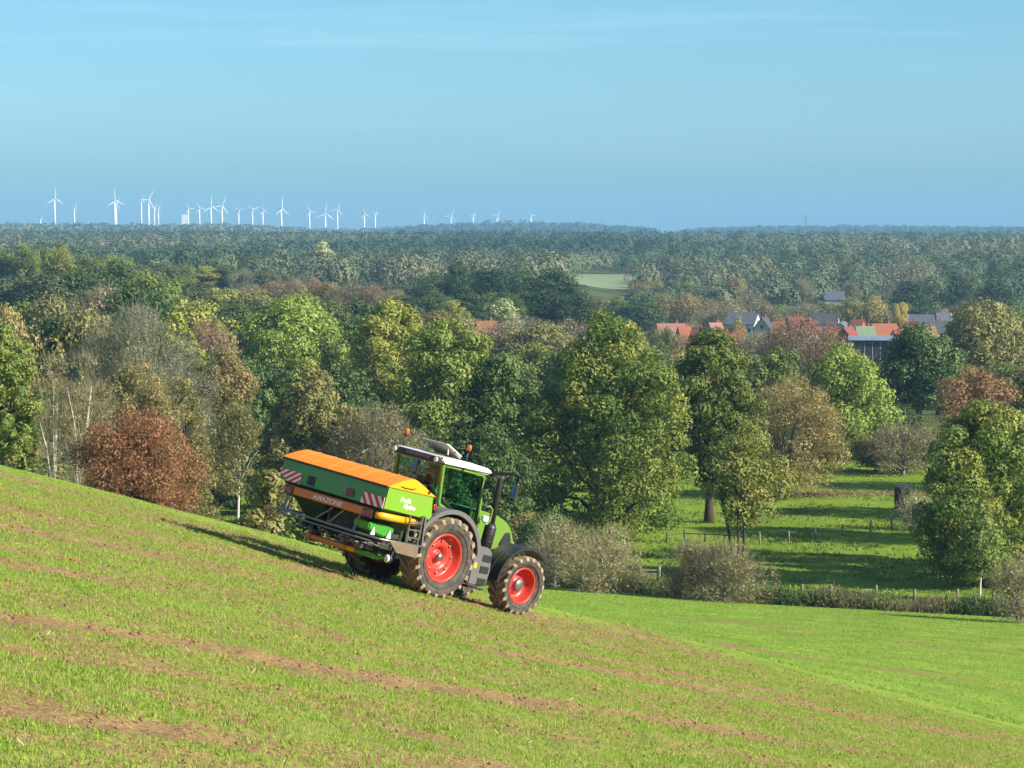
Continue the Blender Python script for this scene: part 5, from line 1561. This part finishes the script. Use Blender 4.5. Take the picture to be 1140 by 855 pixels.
def blade_mb(R, ang):
    mb = MB(); n = 7; prev = None
    ca, sa = math.cos(ang), math.sin(ang)
    for k in range(n):
        t = k / (n - 1); r_ = 1.5 + (R - 1.5) * t
        c_ = (.045 + .045 * math.sin(min(t * 4, 1) * math.pi / 2)) * R * (1 - .82 * t) * .9; th = max(.25, .022 * R * (1 - .9 * t))
        ring = [mb.bm.verts.new((ca * r_ - sa * u, v, sa * r_ + ca * u)) for u, v in ((-c_ * .4, 0), (0, th), (c_ * .6, 0), (0, -th))]
        if prev:
            for q in range(4): mb.bm.faces.new((prev[q], prev[(q + 1) % 4], ring[(q + 1) % 4], ring[q]))
        else: mb.bm.faces.new(ring)
        prev = ring
    mb.bm.faces.new(prev)
    return mb


for px, hy, rp_, d, ph, lab in TURB:
    d *= .72
    P = at(px, hy, d); gz = hgt(P[0], P[1]); Hh = P[2] - gz; R = rp_ * d / PXF
    root = empty('wind_turbine', loc=(P[0], P[1], gz)); tag(root, lab, 'wind turbine', 'wind turbines on the horizon')
    root.rotation_euler = (0, 0, math.radians(EDGE.get(px, 12 + (px * 7) % 25)))
    fat = 1.2 if rp_ > 10 else .95
    MB().tube([(0, 0, 0), (0, 0, Hh * .5), (0, 0, Hh)], [3.2 * fat, 2.6 * fat, 1.7 * fat], 12).build('tower', M_TURB, root)
    MB().box((0, 2.0, Hh + 1.2), (4.6, 12, 4.6), .8).build('nacelle', M_TURB, root)
    hub = MB(); hub.lathe([(2.4, -3.6), (2.2, -5.4), (1.0, -6.8), (.1, -7.2)], (0, 0, Hh + 1.2), 'y', 14); hubo = hub.build('hub', M_TURB, root)
    for k in range(3):
        b_ = blade_mb(R, math.radians(ph + 120 * k)); bo = b_.build('blade', M_TURB, root); bo.location = (0, -5.0, Hh + 1.2)

# lattice transmission mast
P = at(897, 262, 5200); root = empty('radio_mast', loc=(P[0], P[1], P[2] - 6)); tag(root, 'faint lattice mast on the right horizon', 'mast')
mb = MB(); Hm = 46
for sx in (-1, 1):
    for sy in (-1, 1): mb.bar((sx * 3, sy * 3, 0), (sx * .4, sy * .4, Hm), .5)
for k in range(9):
    z0, z1 = Hm * k / 9, Hm * (k + 1) / 9; w0, w1 = 3 - 2.6 * k / 9, 3 - 2.6 * (k + 1) / 9
    for s in (-1, 1): mb.bar((-w0 * s, -w0, z0), (w1 * s, -w1, z1), .3); mb.bar((-w0, -w0 * s, z0), (-w1, w1 * s, z1), .3)
mb.build('lattice', M_WIRE, root)
mb = MB(); mb.bar((-6, 0, Hm * .8), (6, 0, Hm * .8), .5); mb.bar((-4.5, 0, Hm * .92), (4.5, 0, Hm * .92), .5); mb.build('crossarm', M_WIRE, root)

# the pale mown field far behind the copse
cs = [(634, 1175), (712, 1175), (714, 1700), (632, 1700)]
nx, ny = 14, 12
V = []
for j in range(ny + 1):
    for i in range(nx + 1):
        d = 1470 + (1640 - 1470) * j / ny; px = 634 + (712 - 634) * i / nx
        x = (px - PW / 2) / PXF * d; V.append((x, d, hgt(x, d) + .25))
Fq = [(j * (nx + 1) + i, j * (nx + 1) + i + 1, (j + 1) * (nx + 1) + i + 1, (j + 1) * (nx + 1) + i) for j in range(ny) for i in range(nx)]
me = bpy.data.meshes.new('meadow'); me.from_pydata(V, [], Fq); me.update()
tag(link_mesh('meadow', me, paint('pale_meadow', (.23, .29, .15), .9, spec=.1, dirt=.5, dirtcol=(.22, .30, .12), scale=.05)), 'pale green mown field between far trees', 'meadow', kind='structure')

# ------------------------------------------------ fences
def fence(name, label, pts, h, mat, wires=(.45, .85), rail=False, w=.12, seed=1):
    rq = random.Random(seed)
    g = [(p[0], p[1], hgt(p[0], p[1])) for p in pts]
    root = empty(name, loc=g[0]); tag(root, label, 'fence')
    o = Vector(g[0])
    for p in g:
        b = Vector(p) - o; t = b + Vector((rq.uniform(-.08, .08), rq.uniform(-.08, .08), h * rq.uniform(.88, 1.1)))
        MB().tube([b - Vector((0, 0, .2)), b + (t - b) * .95, t], [w * .62, w * .58, w * .4], 8).build('post', mat, root)
    for k, hw in enumerate(wires):
        mb = MB()
        for a, b in zip(g, g[1:]):
            a_ = Vector(a) - o + Vector((0, 0, hw)); b_ = Vector(b) - o + Vector((0, 0, hw))
            if rail: mb.bar(a_, b_, .05, .10)
            else: mb.tube([a_, (a_ + b_) / 2 - Vector((0, 0, .04)), b_], .018, 4)
        mb.build('rail' if rail else 'wire', mat if rail else M_WIRE, root)
    return root


def gp(px, py): return march(px, py, 150.0)


fence('wire_fence', 'pale wooden posts with wire along the near edge of the shaded pasture', [gp(px, py) for px, py in ((892, 665), (926, 668), (975, 668), (1018, 671), (1066, 673), (1105, 675), (1150, 678))], 1.15, M_WPOST, w=.2, seed=2)
fence('wire_fence', 'row of short weathered posts crossing the middle of the pasture', [gp(px, py) for px, py in ((846, 606), (878, 604), (908, 601), (939, 597), (969, 592), (993, 589), (1030, 584))], 1.15, M_WPOST, wires=(), w=.17, seed=3)
fence('lawn_fence', 'white posts with netting behind the small lawn left of the spreader', [gp(px, py) for px, py in ((190, 567), (219, 567), (249, 567), (280, 567))], 1.15, M_WHITEP, wires=(.2, .4, .6, .8, 1.0), w=.24, seed=4)
fence('pasture_gate', 'weathered rail gate between the beige hedge bushes', [gp(px, py) for px, py in ((712, 649), (733, 649))], 1.3, M_WPOST, wires=(.4, .75, 1.05), rail=True, w=.25, seed=5)
fence('paling_fence', 'old grey fence posts under the dark tree right of the maple', [gp(px, py) for px, py in ((742, 604), (762, 602), (785, 603), (806, 604), (829, 606))], 1.0, M_DWOOD, wires=(.7,), rail=True, w=.14, seed=6)
fence('shed_fence', 'grey plank fence running right from the wooden shed', [gp(px, py) for px, py in ((1012, 566), (1026, 564), (1040, 562), (1056, 560))], 1.1, M_DWOOD, wires=(.3, .6, .9), rail=True, w=.16, seed=7)
# shed
p = gp(1004, 568); root = empty('garden_shed', loc=(p[0], p[1], hgt(p[0], p[1]))); root.rotation_euler = (0, 0, .35); root.scale = (.68, .68, 1.2); tag(root, 'small dark wooden shed at the far right of the pasture', 'shed')
mb = MB()
for k in range(8):
    for s_ in (-1, 1): mb.box((-.74 + k * .21, s_ * .86, 1.0), (.19, .03 + .012 * (k % 2), 2.05), .004); mb.box((s_ * .85, -.74 + k * .21, 1.0), (.03 + .012 * (k % 2), .19, 2.05), .004)
mb.build('wall', M_DWOOD, root)
MB().prism([(-1.05, 1.9), (1.05, 2.15), (1.05, 2.22), (-1.05, 1.97)], -1.1, 1.1, 'xz').build('roof', M_TILEG, root)
MB().box((.2, -.90, .90), (.7, .04, 1.7), .01).build('door', M_BARK, root)
# felled logs and stumps below the leaning tree
for k, (px, py, L, a) in enumerate([(838, 552, 3.2, .2), (872, 553, 2.6, -.3), (884, 551, 2.2, .1), (912, 553, 3.6, .05)]):
    p = gp(px, py); z = hgt(p[0], p[1])
    root = empty('log', loc=(p[0], p[1], z)); root.rotation_euler = (0, 0, a)
    tag(root, ['grey log lying left of the leaning tree', 'log lying at the foot of the leaning tree', 'short log right of the leaning tree', 'long log on the brown leaf litter'][k], 'log', 'logs at the far end of the pasture')
    MB().tube([(-L / 2, 0, .2), (0, .05, .22), (L / 2, 0, .18)], [.22, .20, .16], 10).build('stem', M_BARK, root)

# ------------------------------------------------ rough growth along the field edge
def hedge_strip():
    r = np.random.default_rng(41); VS = []; TS = []
    for k in range(1500):
        px = r.uniform(585, 1180); u = (px - PW / 2) / PXF
        d = hedge_dist(np.array([u]))[0] + r.uniform(-.3, 4.0) * r.uniform(.3, 1); x = u * d; z = hgt(x, d)
        hh = (.2 + .75 * vnoise(np.array([x / 2.0]), np.array([3.0]), 9)[0] ** 1.6) * (1.25 if px < 880 else 1.0); n = int(40 + 40 * hh)
        P = np.stack([x + r.normal(0, .45, n), d + r.normal(0, .45, n), z + np.abs(r.normal(0, .5, n)) * hh], 1)
        nn = r.normal(size=(n, 3)); nn[:, 2] += .4; nn /= np.linalg.norm(nn, axis=1, keepdims=True)
        a = n // 2
        VS.append(leaf_quads(r, P[:a], nn[:a], .12 * r.uniform(.6, 1.4, a)))
        dr = r.normal(size=(n - a, 3)) * .4; dr[:, 2] += 1; dr /= np.linalg.norm(dr, axis=1, keepdims=True)
        VS.append(twig_quads(r, P[a:], dr, r.uniform(.2, .6, n - a), r.uniform(.015, .035, n - a)))
        t0 = np.clip(fbm(np.array([x / 3.5]), np.array([d / 3.0]), 14)[0] * 1.9 - .45, 0, 1)
        TS.append(np.clip(t0 + r.normal(0, .16, n), 0, 1))
    return np.concatenate(VS), np.concatenate(TS)


V, T_ = hedge_strip()
o = link_mesh('hedge_undergrowth', crown_mesh(V, T_), leaf_mat('edge_weeds', [(.05, .09, .016), (.10, .17, .025), (.17, .23, .045), (.20, .20, .075), (.19, .15, .07)], .3, .7, 0)); tag(o, 'rough weeds and brown stalks along the field edge', 'undergrowth', kind='stuff')
# leaf litter under the trees at the end of the pasture
r = np.random.default_rng(43); n = 2200
pp = np.array([gp(px, py) for px, py in ((830, 552), (900, 552), (960, 551), (1040, 552))])
t = r.uniform(0, 3, n); i = np.minimum(t.astype(int), 2); f = t - i
X = pp[i, 0] * (1 - f) + pp[i + 1, 0] * f + r.normal(0, 1, n); Y = pp[i, 1] * (1 - f) + pp[i + 1, 1] * f + r.normal(0, 2.2, n)
nn = r.normal(size=(n, 3)) * .3; nn[:, 2] += 1; nn /= np.linalg.norm(nn, axis=1, keepdims=True)
V = leaf_quads(r, np.stack([X, Y, height(X, Y) + .15 + r.uniform(0, .2, n)], 1), nn, r.uniform(.08, .2, n))
o = link_mesh('fallen_leaves', crown_mesh(V, r.uniform(0, 1, n)), LEAF['brown']); tag(o, 'brown fallen leaves at the far end of the pasture', 'leaves', kind='stuff')
# ------------------------------------------------------------------ tunables for light and air
EXPO = 1.0
HAZE = 1.0e-4
HAZEC = (.30, .60, .92, 1)
SKYP = [0.0, .065, .14, .28, 1.0]
SKYC = [(.255,.50,.625,1),(.29,.535,.70,1),(.365,.59,.79,1),(.365,.61,.77,1),(.62,.65,.70,1)]
# ================================================================== light, sky, air
SUN_EL = math.radians(25); SUN_AZ = math.radians(-25)     # measured from +x towards +y
sd = Vector((math.cos(SUN_AZ) * math.cos(SUN_EL), math.sin(SUN_AZ) * math.cos(SUN_EL), math.sin(SUN_EL)))
sl = bpy.data.lights.new('sun', 'SUN'); sl.energy = 5.0; sl.angle = math.radians(.55); sl.color = (1, .93, .80)
so = bpy.data.objects.new('sun', sl); COL.objects.link(so)
so.rotation_euler = sd.to_track_quat('Z', 'Y').to_euler(); so.location = (30, -10, 120)

w = bpy.data.worlds.new('World'); scene.world = w; w.use_nodes = True
nt = w.node_tree; bg = nt.nodes['Background']
sk = N(nt, 'ShaderNodeTexSky'); sk.sky_type = 'NISHITA'; sk.sun_disc = False
sk.sun_elevation = SUN_EL; sk.sun_rotation = math.pi / 2 - SUN_AZ
sk.air_density = 1.0; sk.dust_density = 0.4; sk.ozone_density = 2.0; sk.altitude = 60
tc = N(nt, 'ShaderNodeTexCoord'); sp = N(nt, 'ShaderNodeSeparateXYZ')
nt.links.new(tc.outputs['Generated'], sp.inputs[0])
# tint of the low sky: deeper blue bank of distant air at the horizon, paler cyan above it
rp = N(nt, 'ShaderNodeValToRGB'); e = rp.color_ramp.elements
e[0].position = 0.0; e[0].color = SKYC[0]
while len(e) < len(SKYC): e.new(.5)
for k, (p_, c_) in enumerate(zip(SKYP, SKYC)): e[k].position = p_; e[k].color = c_
mr = N(nt, 'ShaderNodeMapRange'); mr.inputs['From Min'].default_value = 0; mr.inputs['From Max'].default_value = .3
nt.links.new(sp.outputs['Z'], mr.inputs['Value'])
# faint streaky variation of thin high cloud
mp = N(nt, 'ShaderNodeMapping'); mp.inputs['Scale'].default_value = (5, 5, 60)
nz = N(nt, 'ShaderNodeTexNoise'); nz.inputs['Scale'].default_value = 1.6; nz.inputs['Detail'].default_value = 5
nt.links.new(tc.outputs['Generated'], mp.inputs[0]); nt.links.new(mp.outputs[0], nz.inputs['Vector'])
ns = N(nt, 'ShaderNodeMath', operation='MULTIPLY_ADD'); ns.inputs[1].default_value = .03; ns.inputs[2].default_value = -.015
nt.links.new(nz.outputs['Fac'], ns.inputs[0])
ad = N(nt, 'ShaderNodeMath', operation='ADD'); nt.links.new(mr.outputs[0], ad.inputs[0]); nt.links.new(ns.outputs[0], ad.inputs[1])
nt.links.new(ad.outputs[0], rp.inputs['Fac'])
mx = N(nt, 'ShaderNodeMix', data_type='RGBA', blend_type='MULTIPLY'); mx.inputs['Factor'].default_value = 1
nt.links.new(sk.outputs[0], mx.inputs['A']); nt.links.new(rp.outputs[0], mx.inputs['B'])
# thin high cloud: pale streaks, mostly to the right
m2 = N(nt, 'ShaderNodeMapping'); m2.inputs['Scale'].default_value = (2.2, 2.2, 42); m2.inputs['Rotation'].default_value = (0, math.radians(4), 0); m2.inputs['Location'].default_value = (.37, .1, .2)
n2 = N(nt, 'ShaderNodeTexNoise'); n2.inputs['Scale'].default_value = 1.9; n2.inputs['Detail'].default_value = 7; n2.inputs['Roughness'].default_value = .6
nt.links.new(tc.outputs['Generated'], m2.inputs[0]); nt.links.new(m2.outputs[0], n2.inputs['Vector'])
r2 = N(nt, 'ShaderNodeMapRange'); r2.inputs['From Min'].default_value = .52; r2.inputs['From Max'].default_value = .80; r2.inputs['To Max'].default_value = .16
nt.links.new(n2.outputs['Fac'], r2.inputs['Value'])
r3 = N(nt, 'ShaderNodeMapRange'); r3.inputs['From Min'].default_value = .02; r3.inputs['From Max'].default_value = .07
nt.links.new(sp.outputs['Z'], r3.inputs['Value'])
mu2 = N(nt, 'ShaderNodeMath', operation='MULTIPLY'); nt.links.new(r2.outputs[0], mu2.inputs[0]); nt.links.new(r3.outputs[0], mu2.inputs[1])
mc = N(nt, 'ShaderNodeMix', data_type='RGBA'); mc.inputs['B'].default_value = (6.0, 7.6, 8.0, 1)
nt.links.new(mu2.outputs[0], mc.inputs['Factor']); nt.links.new(mx.outputs['Result'], mc.inputs['A'])
nt.links.new(mc.outputs['Result'], bg.inputs['Color'])
bg.inputs['Strength'].default_value = .10

# haze: one closed box of thin bluish air round everything
if HAZE > 0:
    mb = MB(); mb.box((0, 7500, 93), (24000, 16400, 214))
    m = bpy.data.materials.new('haze'); m.use_nodes = True; nt = m.node_tree
    nt.nodes.remove(nt.nodes['Principled BSDF'])
    pv = N(nt, 'ShaderNodeVolumePrincipled'); pv.inputs['Color'].default_value = HAZEC
    pv.inputs['Density'].default_value = HAZE; pv.inputs['Anisotropy'].default_value = .0
    nt.links.new(pv.outputs[0], nt.nodes['Material Output'].inputs['Volume'])
    o = mb.build('haze', m); tag(o, 'thin blue haze lying over the distant plain', 'haze', kind='stuff')

scene.render.engine = 'CYCLES'
c = scene.cycles
c.max_bounces = 5; c.diffuse_bounces = 2; c.glossy_bounces = 2; c.transmission_bounces = 3; c.volume_bounces = 0; c.transparent_max_bounces = 8
c.caustics_reflective = False; c.caustics_refractive = False
c.use_denoising = True
try: c.denoiser = 'OPENIMAGEDENOISE'
except Exception: pass
c.use_adaptive_sampling = True; c.adaptive_threshold = .02
scene.view_settings.view_transform = 'Standard'; scene.view_settings.look = 'None'
scene.view_settings.exposure = EXPO; scene.view_settings.gamma = 1.0
